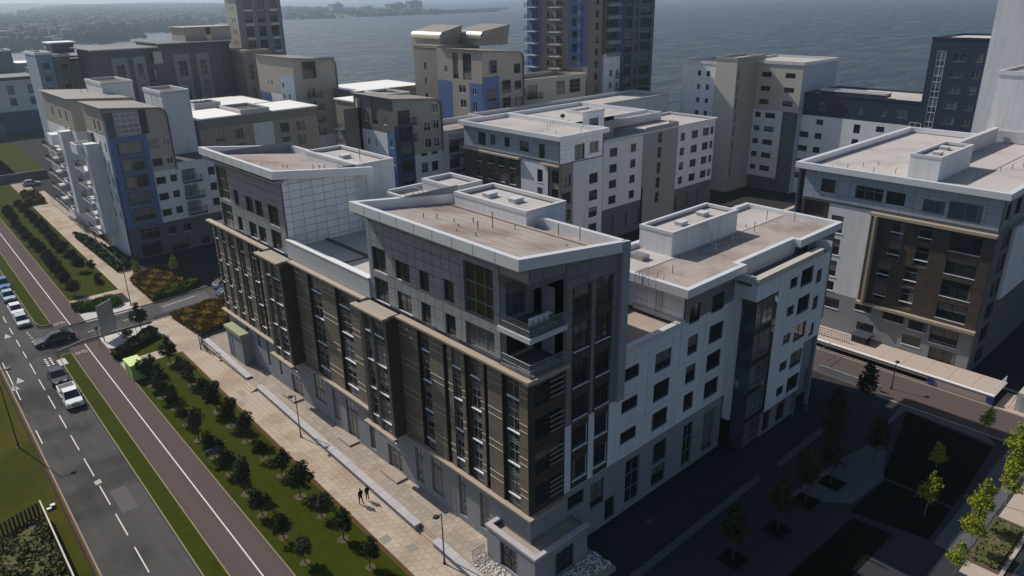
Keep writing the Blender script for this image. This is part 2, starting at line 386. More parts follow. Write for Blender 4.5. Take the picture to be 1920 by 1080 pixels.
def panels(b, side, P, u0, u1, z0, z1, us, zs, m, holes=(), name='cladding_panel', gap=.035, th=.045, jitter=0):
    """rainscreen panels, cut round the openings; first 300 of a kind are single parts, the rest one joined part"""
    U = [u0]
    while U[-1] < u1-.3: U.append(min(u1, U[-1]+us[(len(U)-1) % len(us)]))
    Zs = [z0]
    while Zs[-1] < z1-.15: Zs.append(min(z1, Zs[-1]+zs[(len(Zs)-1) % len(zs)]))
    rest = MB()
    for j in range(len(Zs)-1):
        for i in range(len(U)-1):
            R = [(U[i]+gap/2, U[i+1]-gap/2, Zs[j]+gap/2, Zs[j+1]-gap/2)]
            for h in holes:
                N = []
                for a0, a1, b0, b1 in R:
                    h0, h1, k0, k1 = h[0]-.02, h[1]+.02, h[2]-.02, h[3]+.02
                    if h1 <= a0 or h0 >= a1 or k1 <= b0 or k0 >= b1: N.append((a0, a1, b0, b1)); continue
                    if k0 > b0: N.append((a0, a1, b0, k0))
                    if k1 < b1: N.append((a0, a1, k1, b1))
                    c0, c1 = max(b0, k0), min(b1, k1)
                    if h0 > a0: N.append((a0, h0, c0, c1))
                    if h1 < a1: N.append((h1, a1, c0, c1))
                R = N
            for a0, a1, b0, b1 in R:
                if a1-a0 < .08 or b1-b0 < .08: continue
                key = (b.name, name); small = (a1-a0)*(b1-b0) < .28
                if PCNT.get(key, 0) < 300 and not small:
                    PCNT[key] = PCNT.get(key, 0)+1
                    k = (side, round(a1-a0, 2), round(b1-b0, 2), m, name)
                    if k not in PC:
                        q = MB(); fbox(q, side, 0, 0, a1-a0, 0, th, 0, b1-b0); PC[k] = q.mesh(name, m)
                    o = link(name, PC[k], b, PT(side, P, a0, 0, b0))
                else: fbox(rest, side, P, a0, a1, 0, th, b0, b1)
    if rest.f:
        o = rest.build(name, m, b); o['kind'] = 'stuff'
def roof(b, x0, x1, y0, y1, z, ph=.7, t=.4, fh=.8, fm='fascia', dm='deck', slope=0, name='roof', top=None):
    """flat roof: sunk deck inside a parapet whose outer face is the fascia"""
    zz = lambda x, dz: z+slope*(x-x0)+dz
    f = MB()
    def ring(xa, xb, ya, yb, za, zb):
        n = len(f.v)
        for x, y in ((xa, ya), (xb, ya), (xb, yb), (xa, yb)): f.v.append((x, y, zz(x, za)))
        for x, y in ((xa, ya), (xb, ya), (xb, yb), (xa, yb)): f.v.append((x, y, zz(x, zb)))
        for q in ((0, 3, 2, 1), (4, 5, 6, 7), (0, 1, 5, 4), (1, 2, 6, 5), (2, 3, 7, 6), (3, 0, 4, 7)): f.f.append(tuple(n+i for i in q)); f.m.append(0)
    ring(x0, x0+t, y0, y1, -fh, 0); ring(x1-t, x1, y0, y1, -fh, 0)
    ring(x0+t, x1-t, y0, y0+t, -fh, -.002); ring(x0+t, x1-t, y1-t, y1, -fh, -.002)
    f.build('parapet', fm, b)
    k = MB(); e = t-.05
    k.poly([(x0+e, y0+e, zz(x0+e, -ph)), (x1-e, y0+e, zz(x1-e, -ph)), (x1-e, y1-e, zz(x1-e, -ph)), (x0+e, y1-e, zz(x0+e, -ph))])
    return k.build(name, dm, b)
def vents(b, pts):
    for x, y, z, h in pts:
        q = MB(); q.tube((x, y, z), (x, y, z+h), .045, k=6); q.tube((x, y, z+h), (x, y, z+h+.06), .075, k=6); q.build('vent_pipe', 'rust', b)
def hatch(b, x, y, z, a=1.1, c=.9, h=.35, m='coping'):
    q = MB(); q.box(x, x+a, y, y+c, z, z+h); q.box(x-.06, x+a+.06, y-.06, y+c+.06, z+h, z+h+.08); q.build('roof_hatch', m, b)
def rail(b, pts, h=1.05, m='metal', name='railing', posts=1.2, bars=3, glass_=False):
    q = MB()
    for p, e in zip(pts[:-1], pts[1:]):
        p = Vector(p); e = Vector(e); L = (e-p).length; k = max(1, int(L/posts))
        for i in range(k+1): a = p.lerp(e, i/k); q.tube(a, a+Vector((0, 0, h)), .025, k=5)
        for i in range(bars): z = h*(i+1)/bars; q.tube(p+Vector((0, 0, z)), e+Vector((0, 0, z)), .022 if i < bars-1 else .035, k=5)
    o = q.build(name, m, b)
    if glass_:
        for p, e in zip(pts[:-1], pts[1:]):
            g = MB(); g.quad((p[0], p[1], p[2]+.08), (e[0], e[1], e[2]+.08), (e[0], e[1], e[2]+h-.06), (p[0], p[1], p[2]+h-.06)); g.build('glass_panel', 'balustrade', o)
    return o
def balcony(b, side, P, u0, u1, z, dep=1.3, m='white', rm='metal_dark', solid=False, h=1.05):
    q = MB(); fbox(q, side, P, u0, u1, 0, dep, z-.22, z); o = q.build('balcony', m, b)
    g = MB()
    if solid:
        fbox(g, side, P, u0, u1, dep-.1, dep, z, z+h); fbox(g, side, P, u0, u0+.1, 0, dep-.1, z, z+h); fbox(g, side, P, u1-.1, u1, 0, dep-.1, z, z+h)
    else:
        for a in range(int((u1-u0)/.22)+1):
            uu = min(u1-.03, u0+a*.22); fbox(g, side, P, uu, uu+.03, dep-.05, dep-.02, z, z+h)
        for a in range(int(dep/.25)): fbox(g, side, P, u0, u0+.03, a*.25, a*.25+.03, z, z+h); fbox(g, side, P, u1-.03, u1, a*.25, a*.25+.03, z, z+h)
        fbox(g, side, P, u0, u1, dep-.07, dep, z+h, z+h+.06); fbox(g, side, P, u0, u0+.06, 0, dep-.07, z+h, z+h+.06); fbox(g, side, P, u1-.06, u1, 0, dep-.07, z+h, z+h+.06)
    g.build('railing', rm if not solid else m, o)
def sheet(name, pts, z, m, parent=None, kind='structure'):
    q = MB(); q.poly([(p[0], p[1], z) for p in pts]); o = q.build(name, m, parent, off=(0, 0, 0) if parent is None else None)
    if parent is None: o['kind'] = kind
    return o
def slabz(name, pts, z0, z1, m, parent=None):
    q = MB(); q.prism(pts, z0, z1); o = q.build(name, m, parent, off=(0, 0, 0) if parent is None else None)
    if parent is None: o['kind'] = 'structure'
    return o

# ================================================================== GROUND
SK = .026
def sx(a, y): return a+SK*(y-50)          # the street is turned 1.5 degrees from the buildings
def band(name, a, b, y0, y1, z, m, th=None, parent=None):
    pts = [(sx(a, y0), y0), (sx(b, y0), y0), (sx(b, y1), y1), (sx(a, y1), y1)]
    if th: return slabz(name, pts, z-th, z, m, parent)
    return sheet(name, pts, z, m, parent)
shore = [(215, -400), (212, 60), (205, 150), (186, 205), (172, 260), (150, 330), (110, 420), (60, 520), (-120, 640), (-900, 760)]
g = MB(); g.poly([(-900, -400, -.02)]+[(x, y, -.02) for x, y in shore]); struct(g.build('ground', 'asphalt_dark', off=(0, 0, 0)))
g = MB()
for a, b_ in zip(shore[:-1], shore[1:]): g.quad((a[0], a[1], -.02), (b_[0], b_[1], -.02), (b_[0]+7, b_[1]+5, -3.2), (a[0]+7, a[1]+3, -3.2))
struct(g.build('sea_wall', 'rock', off=(0, 0, 0)))
g = MB(); g.quad((-9000, -3000, -3), (12000, -3000, -3), (12000, 14000, -3), (-9000, 14000, -3)); struct(g.build('sea', 'sea', off=(0, 0, 0)))

# verge west of the road
band('verge', -60, 6.1, 10, 420, 0.0, 'grass_dry')
band('footway', 6.28, 6.5, 10, 420, .03, 'soil_edge')
band('road', 6.55, 12.75, 10, 420, .004, 'asphalt')
for a, nm in ((6.5, 'kerb'), ):
    band('kerb', a, a+.14, 10, 420, .09, 'kerb', th=.09)
# verge strip between road and cycle path, south and north of the junction
def strip_grass(y0, y1, round_end):
    pts = [(sx(12.85, y0), y0), (sx(14.5, y0), y0), (sx(14.5, y1), y1)]
    pts += [(sx(13.6, y1), y1+.3), (sx(13.0, y1), y1-.8), (sx(12.85, y1), y1-2.5)] if round_end > 0 else [(sx(12.85, y1), y1)]
    if round_end < 0: pts = [(sx(12.85, y0), y0+2.5), (sx(13.0, y0), y0+.8), (sx(13.6, y0), y0-.3), (sx(14.5, y0), y0), (sx(14.5, y1), y1), (sx(12.85, y1), y1)]
    slabz('verge_strip', pts, 0, .10, 'grass_rich')
    k = MB(); p2 = [(p[0], p[1]) for p in pts]
    for i in range(len(p2)):
        a, b_ = p2[i], p2[(i+1) % len(p2)]; k.prism([(a[0]-.06, a[1]), (a[0]+.06, a[1]), (b_[0]+.06, b_[1]), (b_[0]-.06, b_[1])] if abs(a[0]-b_[0]) < abs(a[1]-b_[1]) else [(a[0], a[1]-.08), (a[0], a[1]+.08), (b_[0], b_[1]+.08), (b_[0], b_[1]-.08)], 0, .13)
    struct(k.build('kerb', 'kerb_moss', off=(0, 0, 0)))
strip_grass(10, 106.6, 1)
strip_grass(119.6, 420, -1)
band('cycle_path', 14.56, 18.55, 10, 108.6, .03, 'path')
band('cycle_path', 14.56, 18.55, 117.2, 420, .03, 'path')
for y0, y1 in ((10, 108.6), (117.2, 420)):
    k = band('lane_line', 16.52, 16.64, y0, y1, .036, 'paint')
    band('kerb', 18.5, 18.6, y0 if y0 > 20 else 10, y1 if y1 < 200 else 420, .07, 'kerb_moss', th=.07)
# lawn with the tree rows
band('lawn', 18.6, 25.8, 10, 96.6, .05, 'grass_rich', th=.05)
band('lawn', 18.6, 25.8, 99.2, 104.2, .05, 'grass_rich', th=.05)
band('lawn', 18.6, 25.9, 127.6, 420, .05, 'grass_rich', th=.05)
band('lawn', 20.6, 25.2, 120.6, 125.6, .05, 'grass_rich', th=.05)
band('soil_edge', 25.45, 25.85, 10, 96.6, .054, 'soil_edge')
band('crossing_path', 18.6, 26, 96.6, 99.2, .03, 'slab')
band('crossing_path', 18.6, 26, 125.6, 127.6, .03, 'slab')
band('forecourt', 18.6, 26.3, 104.2, 109.3, .02, 'pale_paving')
band('forecourt', 18.6, 26.3, 116.6, 120.6, .02, 'pale_paving')
# side street
slabs = [(sx(12.6, 108), 108.2), (17.5, 110.1), (26.5, 110.5), (38, 112.3), (70, 115), (70, 120.5), (38, 118), (29.5, 116.9), (18, 116.4), (sx(12.6, 119), 119)]
sheet('side_road', slabs, .012, 'asphalt')
sheet('road_patch', [(30, 112.2), (37.5, 113.1), (38, 116.6), (30.5, 116)], .0165, 'asphalt_patch')
q = MB()
for a, b_ in (((19.6, 117.0), (31, 117.1)), ((31, 117.1), (39, 118.2))): q.prism([a, b_, (b_[0], b_[1]+.14), (a[0], a[1]+.14)], 0, .16)
for a, b_ in (((14.8, 108.7), (18, 110.0)), ((18, 110.0), (29.6, 110.4)), ((29.6, 110.4), (38, 111.9))): q.prism([(a[0], a[1]-.14), (b_[0], b_[1]-.14), b_, a], 0, .10)
struct(q.build('kerb', 'kerb', off=(0, 0, 0)))
# road markings
def mark(name, x0, x1, y0, y1, z=.016, m='paint'):
    sheet(name, [(x0, y0), (x1, y0), (x1+SK*(y1-y0), y1), (x0+SK*(y1-y0), y1)], z, m)
for y0, y1 in ((42, 46), (50, 54), (56.4, 60.5), (62.5, 66.4), (68.2, 72.1), (74.2, 78.3), (80.3, 84.2), (86.1, 89.8), (91.8, 95.8), (97.7, 101.4), (103.3, 107.2), (109.3, 112), (114, 117), (119.5, 122.5), (125, 128), (131, 134)):
    mark('lane_dash', sx(9.62, y0), sx(9.72, y0), y0, y1)
for y0, y1 in ((84.5, 88), (97, 110)): mark('edge_line', sx(6.95, y0), sx(7.05, y0), y0, y1)
for cx, cy in ((8.3, 101.1), (9.15, 102.9), (10.7, 119.5)):
    q = MB(); q.poly([(cx-.45, cy-.9, .016), (cx+.45, cy-.9, .016), (cx, cy+.9, .016)]); struct(q.build('give_way_triangle', 'paint_worn', off=(0, 0, 0)))
for i, (x, y) in enumerate(((12.3, 66), (12.4, 88), (7.1, 80), (7.0, 62), (8.6, 92.4))): sheet('drain_cover', [(x, y), (x+.4, y), (x+.4, y+.5), (x, y+.5)], .018, 'rock')
sheet('road_patch', [(10.6, 66), (12.0, 66.1), (12.1, 70.5), (10.7, 70.4)], .0125, 'asphalt_patch')
sheet('manhole_cover', [(10.0, 72.4), (10.6, 72.5), (10.6, 73.3), (10.0, 73.2)], .018, 'paint_worn')
for i in range(4):
    for j in range(2): mark('junction_dot', 12.7+j*.55+i*.02, 12.98+j*.55+i*.02, 104.6+i*.75, 105.0+i*.75)
for i in range(4): mark('junction_dot', 13.0+i*.05, 13.15+i*.05, 118.2+i*.0-i*1.2, 118.9-i*1.2, m='paint_worn')
for (x0, y0, x1, y1) in ((19.5, 112.5, 22.5, 113.3), (24.5, 113.2, 27, 113.7), (30.5, 114.6, 36, 115.6)):
    sheet('lane_dash', [(x0, y0), (x1, y1), (x1, y1+.12), (x0, y0+.12)], .018, 'paint')
def bike(x, y):
    q = MB()
    for cx in (-.45, .45):
        for i in range(12):
            a, b_ = 2*PI*i/12, 2*PI*(i+1)/12
            q.poly([(x+cx+math.cos(a)*.3, y+math.sin(a)*.42, .037), (x+cx+math.cos(b_)*.3, y+math.sin(b_)*.42, .037), (x+cx+math.cos(b_)*.2, y+math.sin(b_)*.3, .037), (x+cx+math.cos(a)*.2, y+math.sin(a)*.3, .037)])
    for (a, b_) in (((-.45, 0), (-.1, .5)), ((-.1, .5), (.35, .5)), ((.35, .5), (.45, 0)), ((0, -.02), (-.1, .5)), ((-.45, 0), (0, -.02)), ((0, -.02), (.35, .5)), ((.25, .62), (.5, .62))):
        q.poly([(x+a[0]-.03, y+a[1]-.03, .0372), (x+b_[0]-.03, y+b_[1]-.03, .0372), (x+b_[0]+.03, y+b_[1]+.03, .0372), (x+a[0]+.03, y+a[1]+.03, .0372)])
    struct(q.build('bicycle_symbol', 'paint_worn', off=(0, 0, 0)))
bike(17.0, 106.0); bike(17.3, 119.0)
sheet('inspection_slab', [(13.9, 103.3), (14.9, 103.4), (14.9, 105.6), (13.9, 105.5)], .105, 'pale_paving')
# promenade with its paving slabs
prom = band('promenade', 25.85, 29.5, 10, 110.2, .02, 'mortar')
band('promenade', 25.9, 29.6, 116.9, 420, .02, 'mortar')
prom2 = [o for o in C.objects if o.name.startswith('promenade')][-1]
def paving(parent, xa, xb, y0, y1, n, dy, z, m, name='paving_slab', limit=300, skew=True, sk=None, stagger=True):
    wd = (xb-xa)/n; q = MB(); q.prism([(0, 0), (wd-.025, 0), (wd-.025+SK*dy*0, dy-.025), (0, dy-.025)], 0, .03); me = q.mesh(name, m)
    cnt = 0; rest = MB(); y = y0; row = 0
    while y < y1-.1:
        dd = min(dy, y1-y)
        for i in range(n):
            X = (sx(xa, y) if skew else xa)+i*wd
            yy = y+(dy*.5 if (stagger and i % 2) else 0)
            if yy+dy > y1: continue
            if cnt < limit: link(name, me, parent, (X, yy, z-.03+rnd.uniform(0, .008))); cnt += 1
            else: rest.box(X, X+wd-.025, yy, yy+dy-.025, z-.01, z+rnd.uniform(0, .006))
        y += dy; row += 1
    if rest.f: o = rest.build(name, m, parent, off=(0, 0, 0) if parent is None else None); o['kind'] = 'stuff'
paving(prom, 25.87, 29.4, 37, 110, 6, .72, .045, 'slab')
paving(prom2, 25.92, 31.2, 117, 215, 6, .9, .045, 'slab', limit=10)
for x, y, a, c in ((26.3, 46.2, .9, .9), (27.4, 43.7, .9, .9), (27.67, 97.1, .7, 1.5), (28.1, 79.9, .7, 1.3), (27.0, 77.6, .7, 1.3)):
    sheet('drain_cover', [(x-a/2, y-c/2), (x+a/2, y-c/2), (x+a/2, y+c/2), (x-a/2, y+c/2)], .058, 'taupe_roof')
# raised terrace along the main block
ter = slabz('terrace', [(29.3, 30), (38, 30), (38, 97.8), (31.5, 97.8), (30.2, 96.4), (30.0, 92)], 0, .40, 'mortar')
paving(ter, 29.75, 32.6, 38.6, 97.5, 4, .62, .425, 'slab_grey', name='terrace_slab', skew=False, limit=290)
def tw(y0, y1):
    q = MB(); q.prism([(sx(28.95, y0), y0), (sx(29.45, y0), y0), (sx(29.45, y1), y1), (sx(28.95, y1), y1)], 0, .62); b_ = q
    t = thing('terrace_wall', 'low pale-coped wall edging the terrace, %s' % ('nearest the camera, before the steps' if y0 < 40 else 'middle length between the two steps' if y0 < 70 else 'far length beyond the farther steps'), 'wall', (sx(29.2, y0), y0, 0), 'low walls edging the terrace')
    q.build('wall', 'base_grey', t)
    k = int((y1-y0)/1.5); st = (y1-y0)/k
    for i in range(k):
        a, c = y0+i*st, y0+(i+1)*st-.03
        m = MB(); m.prism([(sx(28.85, a), a), (sx(29.62, a), a), (sx(29.62, c), c), (sx(28.85, c), c)], .622, .70); m.build('coping_stone', 'wall_cap', t)
tw(30, 42.6); tw(45.2, 79.2); tw(82.0, 97.0)
for ya, yb in ((42.6, 45.2), (79.2, 82.0)):
    t = thing('terrace_steps', 'short flight of stone steps up to the terrace, %s' % ('nearest the camera' if ya < 50 else 'farther one by the white entrance'), 'steps', (29.2, ya, 0))
    for i in range(3):
        m = MB(); m.box(28.95+i*.35, 29.9, ya+.03, yb-.03, 0 if i == 0 else .14*i+.001, .14*(i+1)); m.build('step', 'slab', t)
# curved railing end of terrace
t = thing('curved_railing', 'dark curved handrail round the far end of the terrace', 'railing', (30.5, 96.5, .4))
arc = [(29.4, 93.5, .4), (29.5, 96, .4), (30.2, 97.6, .4), (31.6, 98.2, .4), (34.0, 98.4, .4)]
rail(t, arc, 1.0, 'metal_dark', posts=1.0)
q = MB()
for a, e in zip(arc[:-1], arc[1:]): q.tube((a[0], a[1], .5), (e[0], e[1], .5), .10, k=6)
q.build('rail_shadow', 'metal_dark', t)  # dark tube painted in for the shadow gap under the handrail
for x, y in ((28.4, 94.4),):
    q = MB(); q.box(x, x+.9, y-1.6, y, 0, .02)
# door plinths
for i, (y0, y1) in enumerate(((51.6, 54.4), (60.3, 62.6), (72.6, 75.4))):
    t = thing('door_plinth', 'pale stone doorstep block on the terrace, %s of the three along the facade' % ('nearest', 'middle', 'farthest')[i], 'doorstep', (31.5, y0, .4), 'doorsteps along the grey base of the main block')
    m = MB(); m.box(31.2, 32.45, y0, y1, .43, .62); m.build('step', 'slab_grey', t)

# mulch rings are placed with the trees
# ================================================================== BUILDINGS
# ---------- main block
b = thing('apartment_block', 'large front block with bronze street facade and two grey sloping-roofed penthouses', 'building', (32.4, 34.3, 0))
FL = [6.1, 9.1, 12.1, 15.1]
def strips(b, side, P, cols, z0, nfl, fh, style='strip'):
    return wins(b, side, P, [(c[0], c[1], z0+i*fh+.12, z0+(i+1)*fh-.02, c[2] if len(c) > 2 else style) for c in cols for i in range(nfl)])
# grey ground storeys, street side
gw = [(39.3, 40.6, 1.3, 4.9, 'tallp'), (42.4, 43.5, 1.0, 5.1, 'tallp'), (45.7, 47.5, 1.3, 5.1, 'shopp'), (48.7, 50.0, 1.2, 4.9, 'tallp'),
      (52.3, 54.8, .45, 3.0, 'shopp'), (52.8, 54.6, 3.7, 5.0, 'pair'), (57.1, 58.1, .9, 4.9, 'tallp'), (60.2, 62.6, .45, 4.9, 'shopp'), (64.2, 65.4, 1.2, 4.9, 'tallp'), (66.8, 69.4, 2.0, 5.2, 'shopp'),
      (72.5, 75.2, .45, 3.0, 'shopp'), (72.9, 75.0, 3.8, 5.1, 'pair'), (77.6, 78.2, 1.6, 4.6, 'slit'), (80.7, 81.3, 1.7, 5.4, 'slit'), (83.0, 83.8, 3.6, 5.6, 'slit'), (86.1, 87.0, 3.6, 5.6, 'slit')]
h = wins(b, 'nx', 32.5, gw); wall(b, 'nx', 32.5, 34.3, 92.3, 0, 6.0, 'base_grey', h)
# tan storeys
TP = 32.4
cols_n = [(35.3, 36.7, 'strip'), (39.8, 41.0, 'strip'), (42.2, 43.3, 'strip'), (46.4, 47.6, 'strip1')]
cols_m = [(59.2, 61.3, 'strip'), (64.9, 66.9, 'strip'), (57.0, 57.6, 'strip1')]
cols_f = [(77.6, 78.6, 'strip1'), (80.0, 81.2, 'strip'), (83.2, 84.3, 'strip'), (86.0, 87.0, 'strip'), (88.7, 89.7, 'strip'), (91.0, 91.9, 'strip1')]
H = strips(b, 'nx', TP, cols_n+cols_m+cols_f, 6.1, 4, 2.95)
darks = [(38.6, 39.8), (41.0, 41.6), (44.9, 45.8), (36.7, 37.1), (47.6, 50.9), (55.4, 57.0), (61.3, 61.9), (66.9, 67.6), (79.2, 80.0), (81.8, 82.6), (84.9, 85.4), (87.0, 87.5), (68.8, 70.6), (75.6, 76.6), (90.2, 90.7)]
darks = [(38.9, 39.3), (41.0, 41.7), (44.0, 44.5), (36.7, 37.2), (47.6, 48.1), (61.3, 61.9), (66.9, 67.5), (79.2, 79.9), (81.4, 81.9), (84.5, 85.0), (87.2, 87.6)]
wall(b, 'nx', TP, 34.3, 92.3, 6.02, 18.0, 'bronze_dark', [(c[0], c[1], 6.1, 17.9) for c in cols_n+cols_m+cols_f]+[(a, c, 6.15, 17.85) for a, c in darks], depth=.25)
hh = [(c[0], c[1], 6, 18) for c in cols_n+cols_m+cols_f]+[(a, c, 6, 18) for a, c in darks]
ZP = [1.5, .62, .83]
for y0, y1 in ((34.35, 50.9), (55.4, 70.6), (75.6, 92.25)):
    panels(b, 'nx', TP, y0, y1, 6.12, 17.9, [1.45, 1.25], ZP, 'bronze', hh, 'bronze_panel', gap=.03, th=.05)
    q = MB()
    for i in range(4):
        for dz in (1.5, 2.12):
            z = 6.12+i*2.95+dz
            e = sorted([y0]+[v for c in hh for v in c[:2] if y0 < v < y1]+[y1])
            for a, c in zip(e[:-1], e[1:]):
                if not any(k[0]-.01 < (a+c)/2 < k[1]+.01 for k in hh): fbox(q, 'nx', TP, a+.02, c-.02, .05, .085, z-.025, z+.02)
    q.build('horizontal_trim', 'trim', b)['kind'] = 'stuff'
# two projecting bays
for y0, y1 in ((50.9, 55.4), (71.0, 75.6)):
    Hb = strips(b, 'nx', 31.1, [(y0+.5, y0+2.1, 'strip'), (y0+2.6, y1-.9, 'strip1')], 6.1, 4, 2.95)
    wall(b, 'nx', 31.1, y0, y1, 6.02, 18.0, 'bronze_dark', [(y0+.5, y0+2.1, 6.1, 17.9), (y0+2.6, y1-.9, 6.1, 17.9)], depth=.2, name='bay_wall')
    wall(b, 'ny', y0, 31.1, 32.38, 6.02, 18.0, 'bronze_dark', [(31.4, 32.0, 6.5+3*i, 8.6+3*i) for i in range(4)], depth=.05, name='bay_wall')
    wall(b, 'py', y1, 31.1, 32.38, 6.02, 18.0, 'bronze_dark', name='bay_wall')
    q = MB(); q.box(31.0, 32.38, y0-.05, y1+.05, 17.98, 18.2); q.build('bay_roof', 'taupe', b)
    q = MB(); q.box(31.12, 32.4, y0+.02, y1-.02, 5.9, 6.0); q.build('bay_floor', 'bronze_dark', b)
    q = MB()
    for yy in (y0+.1, y0+2.3, y1-.5): q.tube((31.0, yy, 6.1), (31.0, yy, 17.9), .05, k=6)
    q.build('downpipe', 'metal', b)
def cornice(b, pts, z, hgt=.34, out=.55, m='cornice'):
    """pts: stepped line of the wall; the cornice sticks out to -X"""
    for (xw, y0, y1) in pts:
        q = MB(); q.box(xw-out+.06, xw+.02, y0+.01, y1-.01, z, z+hgt*.5); q.build('cornice_bed', 'cornice_shade', b); q = MB(); q.box(xw-out-.06, xw+.02, y0, y1, z+hgt*.5+.001, z+hgt); q.build('cornice', m, b)
cornice(b, [(32.4, 33.75, 50.45), (31.1, 50.5, 55.8), (32.4, 55.85, 70.55), (31.1, 70.6, 76.0), (32.4, 76.05, 92.8)], 17.95)
cornice(b, [(32.4, 33.8, 50.55), (31.1, 50.6, 55.7), (32.4, 55.75, 70.65), (31.1, 70.7, 75.9), (32.4, 75.95, 93)], 5.74, .30, .38)
q = MB(); q.box(31.82, 36.2, 33.72, 34.3, 17.97, 18.27); q.build('cornice', 'cornice', b); q = MB(); q.box(32.0, 36.2, 33.85, 34.28, 5.75, 6.03); q.build('cornice', 'cornice', b)
# corner, tan, facing the plaza
ck = [(33.0, 35.9, z+.5, z+2.4, 'dark') for z in FL]
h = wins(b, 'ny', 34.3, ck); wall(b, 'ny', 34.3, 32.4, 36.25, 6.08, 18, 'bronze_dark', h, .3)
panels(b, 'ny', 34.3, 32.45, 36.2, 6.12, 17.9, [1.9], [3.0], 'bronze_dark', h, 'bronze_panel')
for z in FL:
    for k in range(4): q = MB(); q.box(34.5, 36.0, 34.12, 34.2, z+.7+k*.45, z+.82+k*.45); q.build('louvre', 'frame_grey', b)
# grey tower of the near penthouse, plaza side
tw_ = [(37.1, 38.85, 21.7, 23.9, 'plain'), (37.1, 38.85, 18.7, 20.9, 'pair'), (39.6, 41.3, 21.7, 23.9, 'plain'), (39.6, 41.3, 18.7, 20.9, 'pair'), (37.1, 38.85, 15.6, 17.7, 'pair'), (39.7, 41.4, 15.6, 17.7, 'pair'), (37.1, 38.85, 12.7, 14.6, 'pair'), (39.7, 41.4, 12.7, 14.6, 'pair')]
h1 = wins(b, 'ny', 34.3, tw_)
rec = (32.6, 36.0, 18.4, 25.4)
wall(b, 'ny', 34.3, 36.0, 42.8, 12.4, 26.4, 'joint', h1)
wall(b, 'ny', 34.3, 32.6, 36.0, 25.0, 27.1, 'joint')
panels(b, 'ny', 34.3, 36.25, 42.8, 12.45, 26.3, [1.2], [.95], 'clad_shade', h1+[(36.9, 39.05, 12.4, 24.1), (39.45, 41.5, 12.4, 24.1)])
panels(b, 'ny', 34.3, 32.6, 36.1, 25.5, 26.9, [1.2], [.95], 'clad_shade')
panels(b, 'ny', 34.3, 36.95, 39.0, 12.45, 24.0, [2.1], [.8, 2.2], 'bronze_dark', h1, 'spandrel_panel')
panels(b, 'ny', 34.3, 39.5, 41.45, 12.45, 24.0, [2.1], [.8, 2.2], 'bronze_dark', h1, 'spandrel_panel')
q = MB(); q.box(42.15, 43.05, 33.95, 34.29, 12.4, 26.3); q.build('pilaster', 'clad', b)
# corner recess with its balconies
q = MB(); q.box(32.65, 36.0, 34.35, 37.4, 25.35, 25.45); q.build('soffit', 'clad', b)
h = wins(b, 'ny', 37.4, [(33.1, 35.2, 18.6, 20.9, 'dark'), (33.1, 35.2, 21.7, 24.6, 'cwl')]); wall(b, 'ny', 37.4, 32.6, 36.0, 18.2, 25.4, 'clad', h)
wall(b, 'px', 36.0, 34.3, 37.4, 18.2, 25.4, 'clad')
wall(b, 'nx', 36.0, 34.32, 37.4, 18.2, 25.4, 'clad', wins(b, 'nx', 36.0, [(35.2, 36.6, 18.5, 20.7, 'cwl'), (35.2, 36.6, 21.7, 24, 'cwl')]), .15)
q = MB(); q.box(32.2, 36.0, 33.9, 37.4, 21.1, 21.50); q.build('balcony', 'coping', b); q = MB(); q.box(32.32, 35.95, 34.02, 37.35, 21.5, 21.53); q.build('balcony_floor_shade', 'slate', b)  # dark floor sheet paints in the shade on the balcony
q = MB(); q.box(32.3, 36.0, 34.0, 37.4, 18.30, 18.38); q.build('balcony', 'slate', b)
for z in (21.55, 18.4):
    rail(b, [(32.3, 37.0, z), (32.3, 34.0, z), (35.95, 34.0, z)], 1.0, 'frame_grey', posts=1.3, bars=2, glass_=True)
q = MB()
for i in range(4): q.box(32.9+i*.55, 33.3+i*.55, 34.4, 34.8, 22.6, 22.64); q.box(32.9+i*.55, 33.3+i*.55, 34.75, 34.8, 22.0, 22.6)
q.build('balcony_chair', 'frame_white', b)
# penthouse street sides
def pent(y0, y1, W, cw):
    h = wins(b, 'nx', 32.6, W)
    wall(b, 'nx', 32.6, y0, y1, 18.2, 27.1, 'joint', h)
    panels(b, 'nx', 32.6, y0+.02, y1-.02, 18.5, 27.0, [1.15], [.93], 'clad', h+cw, gap=.05, th=.09)
pent(37.4, 55.2, [(38.1, 41.5, 21.3, 25.5, 'cw'), (38.1, 41.5, 18.6, 20.5, 'cwl'), (42.8, 44.1, 21.5, 23.3, 'plain'), (42.8, 44.1, 18.6, 20.3, 'plain'), (46.1, 47.4, 21.5, 23.2, 'plain'), (46.1, 47.4, 18.6, 20.3, 'plain'),
      (48.8, 50.9, 21.5, 23.2, 'std'), (48.8, 50.9, 18.6, 20.3, 'std'), (52.3, 54.5, 21.4, 23.6, 'pair'), (52.3, 54.5, 18.5, 20.7, 'pair')], [])
pent(71.5, 89.0, [(72.8, 75.2, 18.5, 20.7, 'pair'), (72.8, 75.2, 21.3, 23.5, 'pair'), (76.6, 78.4, 18.6, 20.4, 'std'), (79.0, 80.9, 18.6, 20.4, 'std'), (76.6, 78.4, 21.6, 23.4, 'std'), (79.0, 80.9, 21.6, 23.4, 'std'),
      (82.8, 84.0, 18.7, 20.4, 'plain'), (82.8, 84.0, 21.8, 23.6, 'plain'), (85.4, 88.5, 18.4, 21.2, 'cw'), (85.4, 88.5, 21.8, 25.7, 'cw')], [])
wall(b, 'nx', 32.6, 34.3, 37.4, 25.4, 27.1, 'joint'); panels(b, 'nx', 32.6, 34.35, 37.38, 25.5, 27.0, [1.15], [.93], 'clad')
wall(b, 'py', 55.2, 32.6, 43, 18.2, 27.1, 'base_grey'); wall(b, 'py', 89.0, 32.6, 43, 0, 27.1, 'base_grey')
